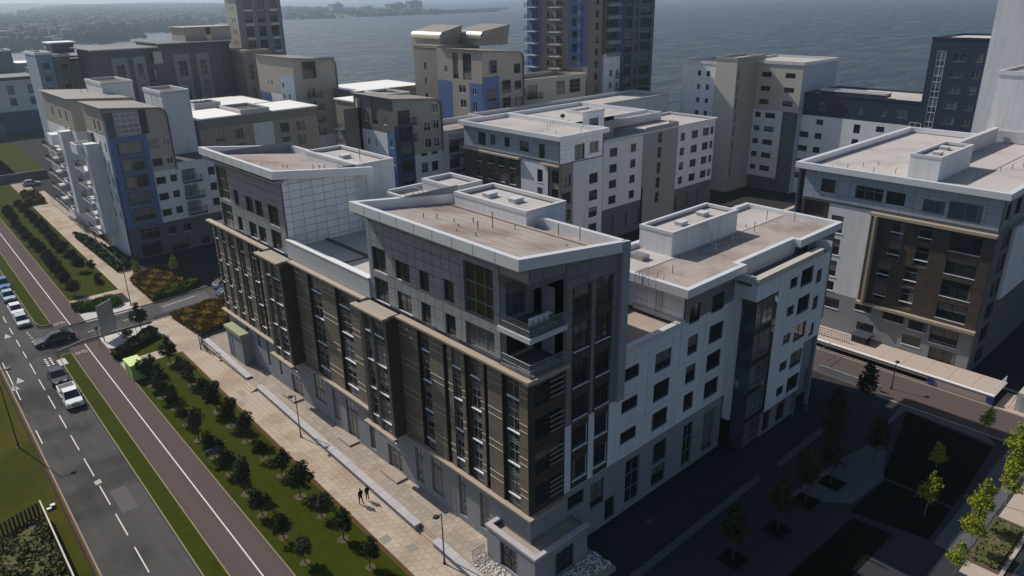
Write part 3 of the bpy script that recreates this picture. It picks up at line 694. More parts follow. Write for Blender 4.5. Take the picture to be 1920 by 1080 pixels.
for y0 in (55.22, ):
    q = MB(); fbox(q, 'py', 55.2, 32.6, 43, 0, .04, 20.4, 26.3); q.build('panel_sheet', 'clad', b)
# white tiled end wall of far penthouse
wall(b, 'ny', 71.5, 32.6, 43.6, 18.2, 26.9, 'joint')
panels(b, 'ny', 71.5, 32.7, 42.7, 18.9, 26.6, [.75]+[1.32]*8, [.8], 'white_panel', (), 'wall_tile', gap=.05)
q = MB(); q.box(42.75, 43.6, 71.3, 71.5, 18.9, 26.0); q.build('pilaster', 'fascia', b)
# sloping roofs
roof(b, 31.3, 42.95, 34.0, 55.6, 27.65, ph=.85, t=.55, fh=.85, slope=-.115)
roof(b, 31.3, 43.1, 70.3, 89.6, 27.95, ph=.85, t=.55, fh=.85, slope=-.12)
for y0, y1 in ((34.0, 55.6), (70.3, 89.6)):
    q = MB(); q.box(31.55, 32.6, y0+.25, y1-.25, 26.55, 26.8); q.build('soffit', 'clad', b)
# plain gutter line seams on fascia
for y0, y1, z in ((34.0, 55.6, 27.65), (70.3, 89.6, 27.95)):
    q = MB(); n = int((y1-y0)/2.4)
    for i in range(1, n): yy = y0+(y1-y0)*i/n; q.box(31.29, 31.3, yy-.008, yy+.008, z-.85, z)
    q.build('fascia_seam', 'base_dark', b)['kind'] = 'stuff'
# stair boxes on the roofs
def rbox(b, x0, x1, y0, y1, z0, z1, m='white', dm='deck_light', ph=.45, hatches=(), zb=None):
    for s_, P in (('nx', x0), ('px', x1)): wall(b, s_, P, y0, y1, z0, z1-.3, m, name='upstand_wall')
    for s_, P in (('ny', y0), ('py', y1)): wall(b, s_, P, x0, x1, z0, z1-.3, m, name='upstand_wall')
    roof(b, x0-.05, x1+.05, y0-.05, y1+.05, z1, ph=ph, t=.35, fh=.32, fm='coping', dm=dm)
    for x, y in hatches: hatch(b, x, y, z1-ph)
rbox(b, 41.2, 46.0, 43.7, 53.4, 22, 27.1, hatches=((42.8, 50.4), (43.2, 47.3)))
rbox(b, 41.6, 46.5, 71.4, 83.0, 18, 26.9, hatches=((43.2, 77.0),))
rbox(b, 43.0, 51.5, 56.0, 68.5, 0, 24.2, 'white', ph=.6, hatches=((46, 60),))
rbox(b, 46.5, 50.5, 60.5, 66, 24.2, 25.4, 'coping', ph=.5)
rbox(b, 43.1, 51.5, 68.6, 88.5, 0, 21.0, 'white', ph=.6)
rail(b, [(37.0, 55.3, 26.5), (39.0, 55.3, 26.3), (39.0, 57.0, 26.3)], 1.0, 'metal', posts=.7)
vents(b, [(35.5, 50.5, 26.2, .5), (36.4, 49.8, 26.1, .5), (38.3, 44.7, 25.9, 1.5), (36.8, 44.8, 26.1, .8), (38.2, 47.1, 26, .45), (36.2, 46.6, 26.1, .3), (37.0, 48.2, 26.0, .3), (35.0, 45.3, 26.2, .3), (35.4, 43.4, 26.2, .35), (39.8, 43.6, 25.8, .4), (41.8, 40.5, 25.5, 1.0), (42.0, 38.3, 25.5, 1.1), (39.4, 37.3, 25.7, .35),
          (34.6, 80.0, 26.4, .35), (36.0, 77.6, 26.3, .5), (36.3, 77.2, 26.3, .5), (38.4, 75.2, 26.1, .7), (38.9, 74.7, 26.1, .6), (39.3, 74.3, 26, .7), (41.0, 73.0, 26, .7), (40.6, 73.6, 26, .6), (44.0, 74.5, 26.4, 1.4)])
q = MB()
for i in range(9): x = 33.0+i*1.2; zb = 26.83-.115*(x-31.3); q.box(x, x+.05, 34.6, 55, zb-.03, zb+.010)
q.build('membrane_seam', 'deck_light', b)['kind'] = 'stuff'
q = MB(); q.box(40.95, 41.2, 34.6, 53.4, 25.2, 25.85); q.build('upstand', 'deck', b)
# link roof between the penthouses, with the white parapet
q = MB(); q.box(32.35, 32.75, 55.25, 71.4, 18.35, 20.25); q.build('parapet_wall', 'parapet_grey', b)
q = MB(); q.box(32.3, 32.95, 55.25, 71.4, 20.25, 20.36); q.build('coping', 'frame_white', b)
sheet('roof', [(32.7, 55.3), (43.2, 55.3), (43.2, 71.45), (32.7, 71.45)], 19.3, 'deck_light', b)
q = MB(); q.box(36.9, 37.2, 57, 71.3, 19.31, 19.5); q.box(33.6, 43, 62.9, 63.1, 19.31, 19.4); q.build('upstand', 'deck_dark', b)
# white wing and the ground storeys, plaza side
ww = []
for z in (7.0, 10.0, 13.0): ww += [(47.6, 49.95, z-.1, z+1.8, 'std'), (52.4, 54.0, z-.1, z+1.8, 'one'), (55.8, 58.2, z-.1, z+1.8, 'std')]
for z in (10.6, 13.6, 7.5): ww.append((43.2, 45.4, z, z+1.25, 'std'))
ww += [(52.3, 54.0, 16.1, 17.9, 'std'), (55.8, 57.9, 16.1, 17.9, 'std')]
ww += [(37.15, 38.85, z, z+1.9, 'pair') for z in (6.9, 9.9)]+[(39.75, 41.35, z, z+1.9, 'pair') for z in (6.9, 9.9)]
h = wins(b, 'ny', 34.3, ww, 'std')
wall(b, 'ny', 34.3, 36.27, 42.8, 6.1, 12.4, 'white', h)
wall(b, 'ny', 34.3, 42.8, 59.5, 6.1, 16.4, 'white', h)
wall(b, 'ny', 34.3, 51.6, 59.5, 16.4, 19.7, 'stair_grey', h)
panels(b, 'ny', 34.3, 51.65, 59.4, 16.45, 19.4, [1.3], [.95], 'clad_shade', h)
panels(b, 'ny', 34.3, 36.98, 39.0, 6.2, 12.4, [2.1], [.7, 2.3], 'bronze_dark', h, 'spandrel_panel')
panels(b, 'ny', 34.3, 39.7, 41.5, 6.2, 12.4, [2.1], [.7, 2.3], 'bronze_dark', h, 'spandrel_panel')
gy = [(36.8, 38.8, 4.0, 5.4, 'dark'), (39.6, 41.4, 2.6, 5.2, 'dark'), (41.6, 42.9, .3, 2.6, 'dark'), (44.3, 46.3, .6, 5.3, 'tall'), (48.2, 50.3, 2.9, 5.2, 'dark'), (48.2, 50.3, .5, 2.6, 'dark'), (53.0, 54.6, .4, 5.2, 'tall'), (56.4, 58.4, .5, 5.2, 'tall')]
h = wins(b, 'ny', 34.4, gy); wall(b, 'ny', 34.4, 32.5, 59.5, 0, 6.08, 'base_grey', h)
h = wins(b, 'ny', 34.35, [(33.0, 36.0, 3.9, 5.6, 'dark')])
q = MB(); q.box(43.3, 51.6, 34.2, 34.75, 16.4, 16.85); q.box(51.3, 51.6, 34.75, 40, 16.4, 16.85); q.build('parapet_wall', 'coping', b)
sheet('terrace_floor', [(43, 34.75), (51.3, 34.75), (51.3, 43), (43, 43)], 16.2, 'slab_grey', b)
wall(b, 'nx', 51.5, 34.3, 46, 16.2, 19.7, 'joint'); panels(b, 'nx', 51.5, 34.35, 45, 16.5, 19.5, [1.35], [1.0], 'white_panel', (), 'wall_tile')
wall(b, 'ny', 43.1, 43, 51.5, 16.2, 19.7, 'white'); wall(b, 'px', 43.0, 34.3, 56, 12, 26.3, 'base_grey')
wall(b, 'py', 46, 43, 78, 0, 19.7, 'white', [(46+4*i, 48+4*i, 2+3*j, 3.6+3*j) for i in range(7) for j in range(5)], .1)
rail(b, [(49.6, 36.2, 19.8), (49.6, 38.5, 19.8), (51.5, 38.5, 19.8)], 1.0, 'metal', posts=.6)
q = MB()
for i in range(12): q.tube((51.3, 36.6+.0*i, 16.4+i*.3), (51.3, 37.3, 16.4+i*.3), .02, k=4)
q.tube((51.3, 36.6, 16.2), (51.3, 36.6, 20.6), .03); q.tube((51.3, 37.3, 16.2), (51.3, 37.3, 20.6), .03); q.build('ladder', 'metal', b)
q = MB()
for z in (9.3, 12.3, 15.3):
    e = sorted([42.85]+[v for c in ww for v in c[:2] if c[2] < z < c[3] and 42.9 < v < 59.4]+[59.4])
    for a, c in zip(e[::2], e[1::2]): q.box(a+.02, c-.02, 34.288, 34.3, z-.012, z+.012)
for x in (46.6, 51.2, 55.0): q.box(x-.012, x+.012, 34.289, 34.3, 6.2, 16.3)
q.build('movement_joint', 'stair_grey', b)['kind'] = 'stuff'
# roof of the side wing: outline with a notch
zt = 20.3
def rim(b, segs, z, fh=.8, m='fascia'):
    q = MB()
    for x0, x1, y0, y1 in segs: q.box(x0, x1, y0, y1, z-fh, z)
    q.build('parapet', m, b)
rim(b, [(50.3, 59.6, 33.3, 33.8), (59.1, 59.6, 33.8, 34.6), (59.6, 70.3, 34.1, 34.6), (69.8, 70.3, 33.3, 34.1), (70.3, 79.0, 33.3, 33.8), (50.3, 50.8, 33.8, 39.5), (78.5, 79.0, 33.8, 45.1), (50.8, 78.5, 44.6, 45.1), (50.3, 50.8, 39.5, 45.1)], zt)
sheet('roof', [(50.7, 33.7), (59.2, 33.7), (59.2, 34.5), (70.2, 34.5), (70.2, 33.7), (78.6, 33.7), (78.6, 44.7), (50.7, 44.7)], zt-.55, 'deck', b)
sheet('roof', [(50.8, 40.0), (78.5, 40.0), (78.5, 44.6), (50.8, 44.6)], zt-.50, 'deck_light', b)
rbox(b, 57.6, 69.2, 40.4, 44.4, 19.7, 22.3, 'white', hatches=((61, 41.8), (65.4, 42.2)))
vents(b, [(54, 37.6, 19.7, .8), (61.5, 37.9, 19.7, 1.0), (65, 38.2, 19.7, .9), (67, 38.6, 19.7, .7), (70.5, 39, 19.7, 1.2), (75.5, 40.4, 19.7, 1.1), (77.3, 38, 19.7, 1.1), (60, 38.8, 19.7, .3), (71.5, 40.6, 19.7, .3)])
q = MB()
q.tube((62.6, 40.3, 22.3), (63.1, 39.2, 19.8), .03); q.tube((63.1, 40.3, 22.3), (63.6, 39.2, 19.8), .03)
for i in range(7): t_ = i/7; q.tube((62.6+.5*t_, 40.3-1.1*t_, 22.3-2.5*t_), (63.1+.5*t_, 40.3-1.1*t_, 22.3-2.5*t_), .02, k=4)
q.build('ladder', 'metal', b)
q = MB()
for i in range(12): q.box(52+i*2.2, 52.05+i*2.2, 35.2, 39.9, 19.75, 19.765)
q.build('membrane_seam', 'deck_light', b)['kind'] = 'stuff'
q = MB(); q.box(54.5, 55.6, 41.5, 43, 19.8, 20.3); q.build('duct_box', 'metal', b)
# forward white block
XB, YB = 59.5, 31.9
wf = []
for i, z in enumerate((16.0, 12.95, 9.85, 6.7, 3.75)):
    wf += [(65.8, 67.3, z+.4, z+1.5, 'one'), (67.95, 70.5, z-.05, z+1.85, 'std')]
    if i < 3: wf.append((71.35, 72.5, z-.5, z+1.0, 'one'))
h = wins(b, 'ny', YB, wf)
wall(b, 'ny', YB, 63.6, 70.6, 3.3, 18.6, 'white', h); wall(b, 'ny', YB, 70.6, 73.9, 9.0, 18.0, 'white', h)
wall(b, 'ny', YB, 59.5, 63.6, 16.9, 18.6, 'white'); wall(b, 'ny', YB, 70.6, 73.9, 18.0, 18.6, 'white')
wall(b, 'px', 73.9, YB, 46, 9, 19.6, 'white'); wall(b, 'px', 70.6, YB, 46, 0, 9, 'base_grey')
q = MB(); q.box(59.4, 72.1, YB-.1, YB+.65, 18.6, 19.2); q.build('ledge', 'cream', b)
q = MB(); q.box(59.4, 73.9, YB+.65, 34.1, 18.3, 18.6); q.build('ledge_roof', 'deck_dark', b)
q = MB(); q.box(59.45, 60.0, YB+.65, 34.1, 18.6, 19.2); q.build('ledge', 'coping', b)
q = MB(); q.box(60, 70.2, 34.05, 34.12, 18.6, 20.2); q.build('ledge_wall', 'coping', b)
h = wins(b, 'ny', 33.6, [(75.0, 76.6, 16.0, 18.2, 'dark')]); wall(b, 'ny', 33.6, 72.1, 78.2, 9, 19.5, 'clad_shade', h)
# return wall and glazed bay
wall(b, 'nx', XB, 33.5, 34.3, 3.4, 19.0, 'white'); wall(b, 'nx', XB, YB, 33.5, 16.9, 18.6, 'white'); wall(b, 'ny', 33.5, 59.5, 59.8, 3.4, 16.9, 'white')
gl = []
for z in (.3, 3.4, 6.7, 10.0, 13.3): gl.append((31.95, 33.45, z, z+3.1))
for z0 in (.3, 3.5, 6.8, 10.1, 13.5):
    q = MB(); q.box(59.9, 59.95, 31.95, 33.5, z0, z0+3.1); q.build('bay_glass', 'curtain_glass', b)
    q = MB(); q.box(59.85, 63.6, 31.9, 31.96, z0+3.1, z0+3.3); q.box(59.84, 59.9, 31.97, 33.5, z0+3.1, z0+3.3); q.build('bay_transom', 'bronze_dark', b)
    wins(b, 'ny', 31.98, [(60.1, 61.1, z0+.4, z0+2.9, 'bayw'), (61.3, 63.4, z0+.4, z0+2.9, 'bayw')])
wall(b, 'ny', 32.25, 59.95, 63.6, 0, 16.9, 'bronze_dark')
# ground storeys under forward block
h = wins(b, 'ny', 32.3, [(64.4, 65.8, .3, 2.8, 'dark'), (67.2, 69.0, .3, 2.8, 'dark')]); wall(b, 'ny', 32.3, 63.6, 70.6, 0, 3.28, 'base_grey', h)
wall(b, 'ny', 33.8, 70.6, 78.0, 0, 9.0, 'base_grey', [(72, 74, .3, 3), (75, 77, .3, 3)], .3)
for x in (73.6,): q = MB(); q.box(x, x+.4, 32.0, 32.4, 0, 9); q.build('column', 'base_grey', b)
# low corner pod
h = wins(b, 'nx', 31.2, [(34.5, 36.6, .6, 3.0, 'dark')]); wall(b, 'nx', 31.2, 32.5, 38.2, 0, 3.5, 'base_grey', h)
h = wins(b, 'ny', 32.5, [(33.4, 35.6, .5, 2.8, 'dark')]); wall(b, 'ny', 32.5, 31.2, 37.2, 0, 3.5, 'base_grey', h)
wall(b, 'py', 38.2, 31.2, 32.5, 0, 3.5, 'base_grey'); wall(b, 'px', 37.2, 32.5, 34.4, 0, 3.5, 'base_grey')
q = MB(); q.box(31.1, 31.6, 32.4, 38.3, 3.5, 3.72); q.box(31.6, 37.3, 32.4, 32.8, 3.5, 3.72); q.box(31.6, 32.5, 37.9, 38.3, 3.5, 3.72); q.build('coping', 'wall_cap', b)
sheet('pod_roof', [(31.5, 32.7), (37.2, 32.7), (37.2, 34.4), (32.5, 34.4), (32.5, 38), (31.5, 38)], 3.2, 'slab_grey', b)
# street side entrance canopy at the far end
q = MB(); q.box(31.0, 32.5, 85.6, 90.6, 4.3, 4.75); q.build('canopy', 'olive_canopy', b)
wall(b, 'nx', 31.2, 85.8, 90.4, 0, 4.3, 'base_grey', [(88.6, 89.0, .3, 3.7), (89.5, 89.9, .3, 3.7)], .1, name='porch_wall'); wall(b, 'ny', 85.8, 31.2, 32.5, 0, 4.3, 'base_grey', name='porch_wall')
wall(b, 'py', 92.3, 32.4, 43, 0, 18, 'bronze_dark')
q = MB(); q.box(32.45, 43, 89.05, 92.2, 17.9, 18.0); q.build('roof', 'deck_dark', b)
# slab under all to stop light leaking
q = MB(); q.box(32.7, 43, 34.6, 88.9, 17.7, 17.9); q.build('floor_slab', 'base_dark', b)

# ---------- generic backdrop builder
def vol(b, x0, x1, y0, y1, z0, z1, m, nx=(), ny=(), far=True, st='std', roofm=('fascia', 'deck'), par=.5, mny=None, rf=True, fh=.6):
    hn = wins(b, 'nx', x0, nx, st, far); wall(b, 'nx', x0, y0, y1, z0, z1, m, hn)
    hy = wins(b, 'ny', y0, ny, st, far); wall(b, 'ny', y0, x0, x1, z0, z1, mny or m, hy)
    wall(b, 'px', x1, y0, y1, z0, z1, m); wall(b, 'py', y1, x0, x1, z0, z1, m)
    if rf: roof(b, x0-.12, x1+.12, y0-.12, y1+.12, z1+.12, ph=par, t=.35, fh=fh, fm=roofm[0], dm=roofm[1])

# ---------- right-hand block (grey-blue top storey over a bronze bay)
b = thing('apartment_block', 'right-hand block with grey panelled top storey over a brown gridded facade', 'building', (93.5, 22, 0))
h = wins(b, 'nx', 93.5, [(41.0, 42.9, 19.4, 21.1, 'std'), (35.0, 38.4, 19.3, 21.0, 'shop'), (32.4, 34.6, 19.3, 20.9, 'std'), (27.9, 30.3, 19.2, 20.7, 'navyw'), (24.0, 27.5, 18.9, 21.0, 'navyw')])
wall(b, 'nx', 93.5, 22, 45.3, 18.1, 22.2, 'joint', h); panels(b, 'nx', 93.5, 22.05, 45.2, 18.4, 22.1, [1.55], [.92], 'clad_blue', h)
h = wins(b, 'ny', 22, [(94.6, 96, 19.3, 21.3, 'std'), (98, 100, 19.3, 21.3, 'std'), (103, 105, 19.3, 21.3, 'std')]); wall(b, 'ny', 22, 93.5, 130, 18.1, 22.2, 'joint', h)
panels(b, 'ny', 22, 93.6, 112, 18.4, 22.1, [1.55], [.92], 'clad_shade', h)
# bronze bay, overhang shadow put into the panel colour
rc = [(31.9, 33.4), (28.6, 30.2)]
H = wins(b, 'nx', 93.5, [(c[0]+(0 if i > 1 else .8), c[1]+(0 if i > 1 else .8), 6.4+i*2.85+.2, 6.4+(i+1)*2.85-.05, 'strip1') for c in rc for i in range(4)] + [(23.3 if i else 23.3, 26.6, 6.6+i*2.85, 8.7+i*2.85, 'std') for i in range(4)])
wall(b, 'nx', 93.5, 22, 36.0, 6.1, 17.7, 'bronze_dark', H)
panels(b, 'nx', 93.5, 22.05, 35.0, 6.2, 17.6, [1.3, 1.1], ZP, 'bronze_shaded', H, 'bronze_panel')
q = MB(); q.box(92.6, 93.5, 35.0, 35.3, 6.1, 17.7); q.box(92.75, 93.5, 21.9, 36.0, 17.7, 18.05); q.box(92.9, 93.5, 21.9, 36.0, 5.75, 6.1); q.build('cornice', 'cornice', b)
h = wins(b, 'nx', 93.6, [(39.4, 41.0, 14.3, 16.6, 'one'), (39.4, 41.0, 11.3, 13.5, 'one'), (39.4, 41.0, 8.3, 10.5, 'one'), (39.4, 41, 15.0, 15.1, 'one')][:3]+[(39.4, 41.0, 6.3, 7.6, 'one')])
wall(b, 'nx', 93.6, 36.0, 41.5, 6.1, 18.1, 'white', h)
wall(b, 'nx', 93.6, 41.5, 45.3, 0, 18.1, 'bronze_dark', [(42.2, 44.8, 7+i*3, 9+i*3) for i in range(4)], .3)
h = wins(b, 'nx', 93.6, [(38.3, 40.3, 3.9, 5.3, 'one'), (34.0, 36.2, 4.6, 5.7, 'one'), (30.0, 32.6, 4.4, 5.5, 'one'), (27.2, 29.4, 4.1, 5.3, 'one'), (23.6, 26.8, 3.2, 5.3, 'std'), (33.4, 35.6, 1.9, 3.1, 'one'), (27.6, 29.8, 1.9, 3.2, 'one'), (23.4, 26.5, .8, 2.6, 'std')])
wall(b, 'nx', 93.6, 22, 41.5, 0, 6.1, 'base_grey', h)
h = wins(b, 'ny', 22, [(96, 99, .5+3*i, 2.6+3*i, 'dark') for i in range(6)]+[(101, 103, 9.5+3*i, 11+3*i, 'one') for i in range(3)])
wall(b, 'ny', 22.05, 93.5, 130, 0, 18.1, 'slate', h); wall(b, 'px', 130, 22, 46, 0, 22.2, 'white'); wall(b, 'py', 46.2, 93.5, 130, 0, 22.2, 'white')
q = MB(); q.box(99.5, 112, 21.7, 22.05, 8.5, 17.5); q.build('white_wall_panel', 'white', b)
roof(b, 92.7, 130, 21.4, 46.4, 22.95, ph=.85, t=.6, fh=.75, fm='fascia', dm='deck_light')
rbox(b, 97.0, 108.0, 30.4, 33.9, 22.1, 25.1, 'white', 'deck_light', hatches=((100, 31.6), (104, 32.2)))
q = MB(); q.box(108.05, 129, 33.5, 34.0, 22.1, 24.2); q.box(108.05, 129, 33.4, 34.1, 24.2, 24.35); q.build('parapet_wall', 'coping', b)
vents(b, [(95+i*2.1, 42.5-i*1.1, 22.1, .5) for i in range(4)]+[(97+i*1.3, 38-i*2.2, 22.1, .6) for i in range(5)]+[(103+i*2.5, 28-i*.6, 22.1, .6) for i in range(6)])
q = MB(); q.box(101, 128, 27.6, 27.75, 22.1, 22.14); q.build('membrane_seam', 'rust', b)
vol(b, 129.6, 150, 4, 35.2, 0, 32.3, 'pale_blue' if 0 else 'white', par=.4)
q = MB(); q.box(131, 133, 30, 32, 32.3, 34.6); q.box(131.5, 132.5, 27, 28, 32.3, 33.6); q.build('flue', 'metal', b)
q = MB(); q.box(129.3, 129.6, 4, 35.2, 22.2, 23.9); q.build('upstand', 'coping', b)

# apron, ramp walls in front of the right block
t = thing('ramp_wall', 'long pale concrete retaining wall with a dark slot beside the ramp road', 'wall', (88.5, 17.6, 0))
q = MB(); q.box(88.5, 88.75, 17.6, 24.6, 0, 1.1); q.box(88.5, 88.75, 24.6, 38.5, 0.75, 1.1); q.box(88.55, 88.7, 17.6, 38.5, -.0, .12); q.build('wall', 'dropped', t)
q = MB(); q.box(88.45, 88.85, 17.55, 38.5, 1.1, 1.2); q.build('coping', 'sill', t)
for i in range(9):
    q = MB(); q.box(88.9, 93.5, 17.6+i*2.6, 20.17+i*2.6, .9, 1.02); q.build('apron_slab', 'dropped', t)
q = MB(); q.box(89.2, 89.3, 24.6, 38.5, 0, .9); q.build('slot_back', 'metal_dark', t)
rail(t, [(88.7, 17.7, 1.2), (92.9, 17.7, 1.05)], 1.0, 'frame_white', posts=.5)
for i, y in enumerate((24.2, 17.9)):
    t = thing('parking_sign', 'square dark blue parking sign on the ramp wall, %s' % ('at the end of the dark slot' if i == 0 else 'at the right end by the railing'), 'sign', (88.4, y, .55))
    q = MB(); q.box(88.40, 88.46, y-.35, y+.35, .25, .95); q.build('panel', 'sign_blue', t)
t = thing('stair_railing', 'dark metal railing on the concrete apron beside the white block corner', 'railing', (90, 38, .9))
rail(t, [(90.5, 35, 1.0), (90.5, 41, 1.0)], 1.1, 'metal_dark', posts=.3, bars=3)
t = thing('stair_hatch', 'dark stair opening with pale green glazed roof against the grey base wall', 'stair', (91.3, 33.6, 1))
q = MB(); q.box(91.5, 93.2, 33.3, 35.2, 1.0, 2.0); q.build('wall', 'metal_dark', t); q = MB(); q.box(91.3, 93.4, 33.1, 35.4, 2.0, 2.1); q.build('roof', 'curtain_glass', t)
t = thing('ramp_gate', 'metal gate frame at the left end of the ramp road', 'gate', (84, 36, 0)); rail(t, [(84.2, 36.2, 0), (87.8, 36.2, 0)], 1.7, 'metal', posts=.9, bars=2)
t = thing('street_wall', 'low wall with handrail between ramp road and dark plaza', 'wall', (83, 28, 0))
q = MB(); q.box(82.6, 82.85, 27.5, 35, 0, .8); q.build('wall', 'base_grey', t); rail(t, [(82.7, 27.5, .8), (82.7, 35, .8)], .5, 'metal', posts=1.2, bars=1)
t = thing('utility_box', 'small pale box with a door at the right edge beside the ramp road', 'box', (89.5, 14, 0)); q = MB(); q.box(89.2, 91.4, 13.6, 15.6, 0, 2.2); q.build('body', 'cream', t); q = MB(); q.box(89.13, 89.2, 14.1, 15.2, .1, 1.9); q.build('door', 'sign_grey', t)

# ---------- centre block with grey-blue top storey
b = thing('apartment_block', 'middle block with grey-blue panelled top storey and long white courtyard wing', 'building', (85.8, 83, 0))
h = wins(b, 'nx', 85.8, [(101.4, 103.4, 18.9, 21.2, 'one'), (98.7, 100.1, 19.4, 21.1, 'navyw'), (95.0, 96.3, 19.4, 21.1, 'one'), (90.2, 92.4, 19.2, 21.0, 'one'), (86.4, 87.7, 18.6, 21.0, 'one')])
wall(b, 'nx', 85.8, 83, 107.6, 18.0, 22.2, 'joint', h); panels(b, 'nx', 85.8, 83.05, 107.5, 18.3, 22.1, [1.6], [.95], 'clad_blue', h)
h = wins(b, 'ny', 83, [(89.3, 91.7, 18.3, 20.9, 'std'), (93.0, 95.2, 18.9, 20.9, 'white')]); wall(b, 'ny', 83, 85.8, 96.6, 18.0, 22.2, 'joint', h); panels(b, 'ny', 83, 85.85, 96.5, 18.2, 22.1, [1.3], [.75], 'white_panel', h, 'wall_tile')
h = wins(b, 'nx', 85.9, [(93.6+i*3.0, 95.2+i*3.0, 6.3+j*2.9, 8.9+j*2.9, 'strip') for i in range(4) for j in range(4)]); wall(b, 'nx', 85.9, 92.4, 107.6, 0, 18, 'bronze_dark', h)
panels(b, 'nx', 85.9, 92.5, 107.5, 6.2, 17.8, [1.1], ZP, 'bronze_shaded', h, 'bronze_panel')
h = wins(b, 'nx', 85.9, [(87.0, 88.3, 5.2+3.1*j, 7.4+3.1*j, 'one') for j in range(4)]); wall(b, 'nx', 85.9, 85.8, 92.4, 0, 18, 'white', h)
h = wins(b, 'nx', 86.2, [(83.6, 85.2, 5.5+3.1*j, 7.6+3.1*j, 'dark') for j in range(4)]); wall(b, 'nx', 86.2, 83, 85.8, 0, 18, 'brown', h)
q = MB(); q.box(85.2, 85.95, 92.3, 107.8, 17.7, 18.0); q.box(85.2, 85.95, 83, 87.1, 17.72, 17.98); q.build('cornice', 'cornice', b)
h = wins(b, 'ny', 83.1, [(93.2, 95.4, 4.6+3.0*j, 6.4+3.0*j, 'std') for j in range(4)]+[(86.6, 88.6, 5.2+3*j, 7.2+3*j, 'dark') for j in range(4)]); wall(b, 'ny', 83.1, 89.2, 96.6, 0, 18, 'white', h); wall(b, 'ny', 83.1, 85.9, 89.2, 0, 18, 'brown', h)
wall(b, 'px', 96.6, 83, 88, 0, 22.2, 'white')
roof(b, 85.0, 97.2, 82.3, 108.2, 22.85, ph=.75, t=.55, fh=.75, dm='deck_light')
roof(b, 97.1, 118, 90.5, 108.2, 22.84, ph=.75, t=.55, fh=.75, dm='deck_light')
wall(b, 'ny', 90.5, 97, 108, 17, 22.8, 'stair_grey')
rows4 = [(6.9+3.0*j, 8.5+3.0*j) for j in range(4)]
h = wins(b, 'ny', 88, grid([(98.4, 100.8)], [(6.9+3.0*j, 8.6+3.0*j) for j in range(6)])+grid([(104.2, 106.3), (110.2, 111.8)], rows4), 'std', True)
wall(b, 'ny', 88, 96.6, 102.3, 0, 24.8, 'white_panel', h); wall(b, 'ny', 88, 102.3, 114, 6.1, 19.2, 'white', h)
wall(b, 'px', 102.3, 88, 92, 19, 24.8, 'stair_grey'); roof(b, 96.5, 102.4, 87.9, 92, 24.95, ph=.4, t=.3, fh=.4, dm='deck_light')
h = wins(b, 'ny', 87.6, grid([(118.0, 119.3)], [(4.6+3.0*j, 6.8+3.0*j) for j in range(5)]), 'slit', True); wall(b, 'ny', 87.6, 114, 124.5, 0, 20.1, 'stair_grey', h)
h = wins(b, 'ny', 88, grid([(126.0, 127.5), (129.8, 132.0), (133.8, 136.0), (136.5, 137.7)][:3]+[(136.6, 137.7)], rows4), 'std', True); wall(b, 'ny', 88, 124.5, 138.2, 6.1, 18.9, 'white', h)
wall(b, 'ny', 88.1, 102.3, 138.2, 0, 6.1, 'base_dark', [(104+4*i, 106+4*i, 1.5, 4.5) for i in range(8)], .3)
roof(b, 102.4, 138.3, 87.5, 100, 19.3, ph=.5, t=.4, fh=.3, fm='coping', dm='deck_light'); wall(b, 'px', 138.2, 88, 100, 0, 18.9, 'white'); wall(b, 'px', 124.5, 87.6, 90, 18.9, 20.1, 'stair_grey')
rbox(b, 112, 130, 96, 100, 19, 20.6, 'coping', 'deck_light')
vents(b, [(92+2*i, 92+1.3*i, 22.1, .7) for i in range(4)]+[(90, 88, 22.1, .5), (94, 86, 22.1, .7)])
q = MB(); q.tube((101, 97, 22.1), (101, 97, 23.1), .05); q.tube((101, 97, 22.9), (100.8, 96.8, 23.3), .5, .1, 10); q.build('satellite_dish', 'metal_dark', b)

# ---------- courtyard right: pale stepped block and navy wing, towers
b = thing('apartment_block', 'pale stepped block with cream stair tower in front of the open sea', 'building', (152, 92, 0))
vol(b, 152, 165, 97.5, 107, 0, 29, 'white', nx=grid([(99.3, 100.2), (101.7, 102.6)], [(16.8, 18.0), (19.8, 20.9), (22.8, 24), (25.8, 27)]), st='one', roofm=('coping', 'deck_light'))
vol(b, 151.2, 163, 92, 97.4, 0, 30.2, 'cream', ny=grid([(151.9, 152.5)], [(3.6+3.1*j, 5.9+3.1*j) for j in range(8)]), st='slit', mny='stair_grey', roofm=('stair_grey', 'deck_light'))  # cream lit face, grey on the other: its shade as wall colour
h = wins(b, 'nx', 160, grid([(82.6, 85.0), (88.4, 90.8)], [(19.6, 20.8), (22.6, 23.7), (25.7, 26.8)]), 'std', True)
wall(b, 'nx', 160, 81, 92, 18.4, 29, 'cream', h)
h = wins(b, 'nx', 159.9, grid([(86.4, 88.9), (90.0, 91.5)], [(4.4+3.05*j, 5.6+3.05*j) for j in range(5)]), 'std', True); wall(b, 'nx', 159.9, 84.6, 92, 3, 18.4, 'white', h)
wins(b, 'nx', 159.95, [(82.6, 84.3, 3+2.9*j, 5.8+2.9*j, 'tall') for j in range(5)], far=True); wall(b, 'nx', 160.1, 81, 84.6, 0, 18.4, 'slate'); wall(b, 'nx', 160.05, 84.6, 92, 0, 3, 'base_dark')
wall(b, 'ny', 81, 160, 176, 0, 29, 'pale_blue'); wall(b, 'px', 176, 81, 97, 0, 29, 'white'); wall(b, 'py', 97, 163, 176, 0, 29, 'white')  # pale blue on the -Y face is its blue shade, painted on
roof(b, 159.8, 176.2, 80.8, 97, 29.3, ph=.5, t=.5, fh=.7, fm='coping', dm='deck_light')
b = thing('apartment_block', 'long navy and white wing running to the dark tower behind the courtyard', 'building', (162, 56, 0))
rw = [(3.6+3.1*j, 4.9+3.1*j) for j in range(4)]
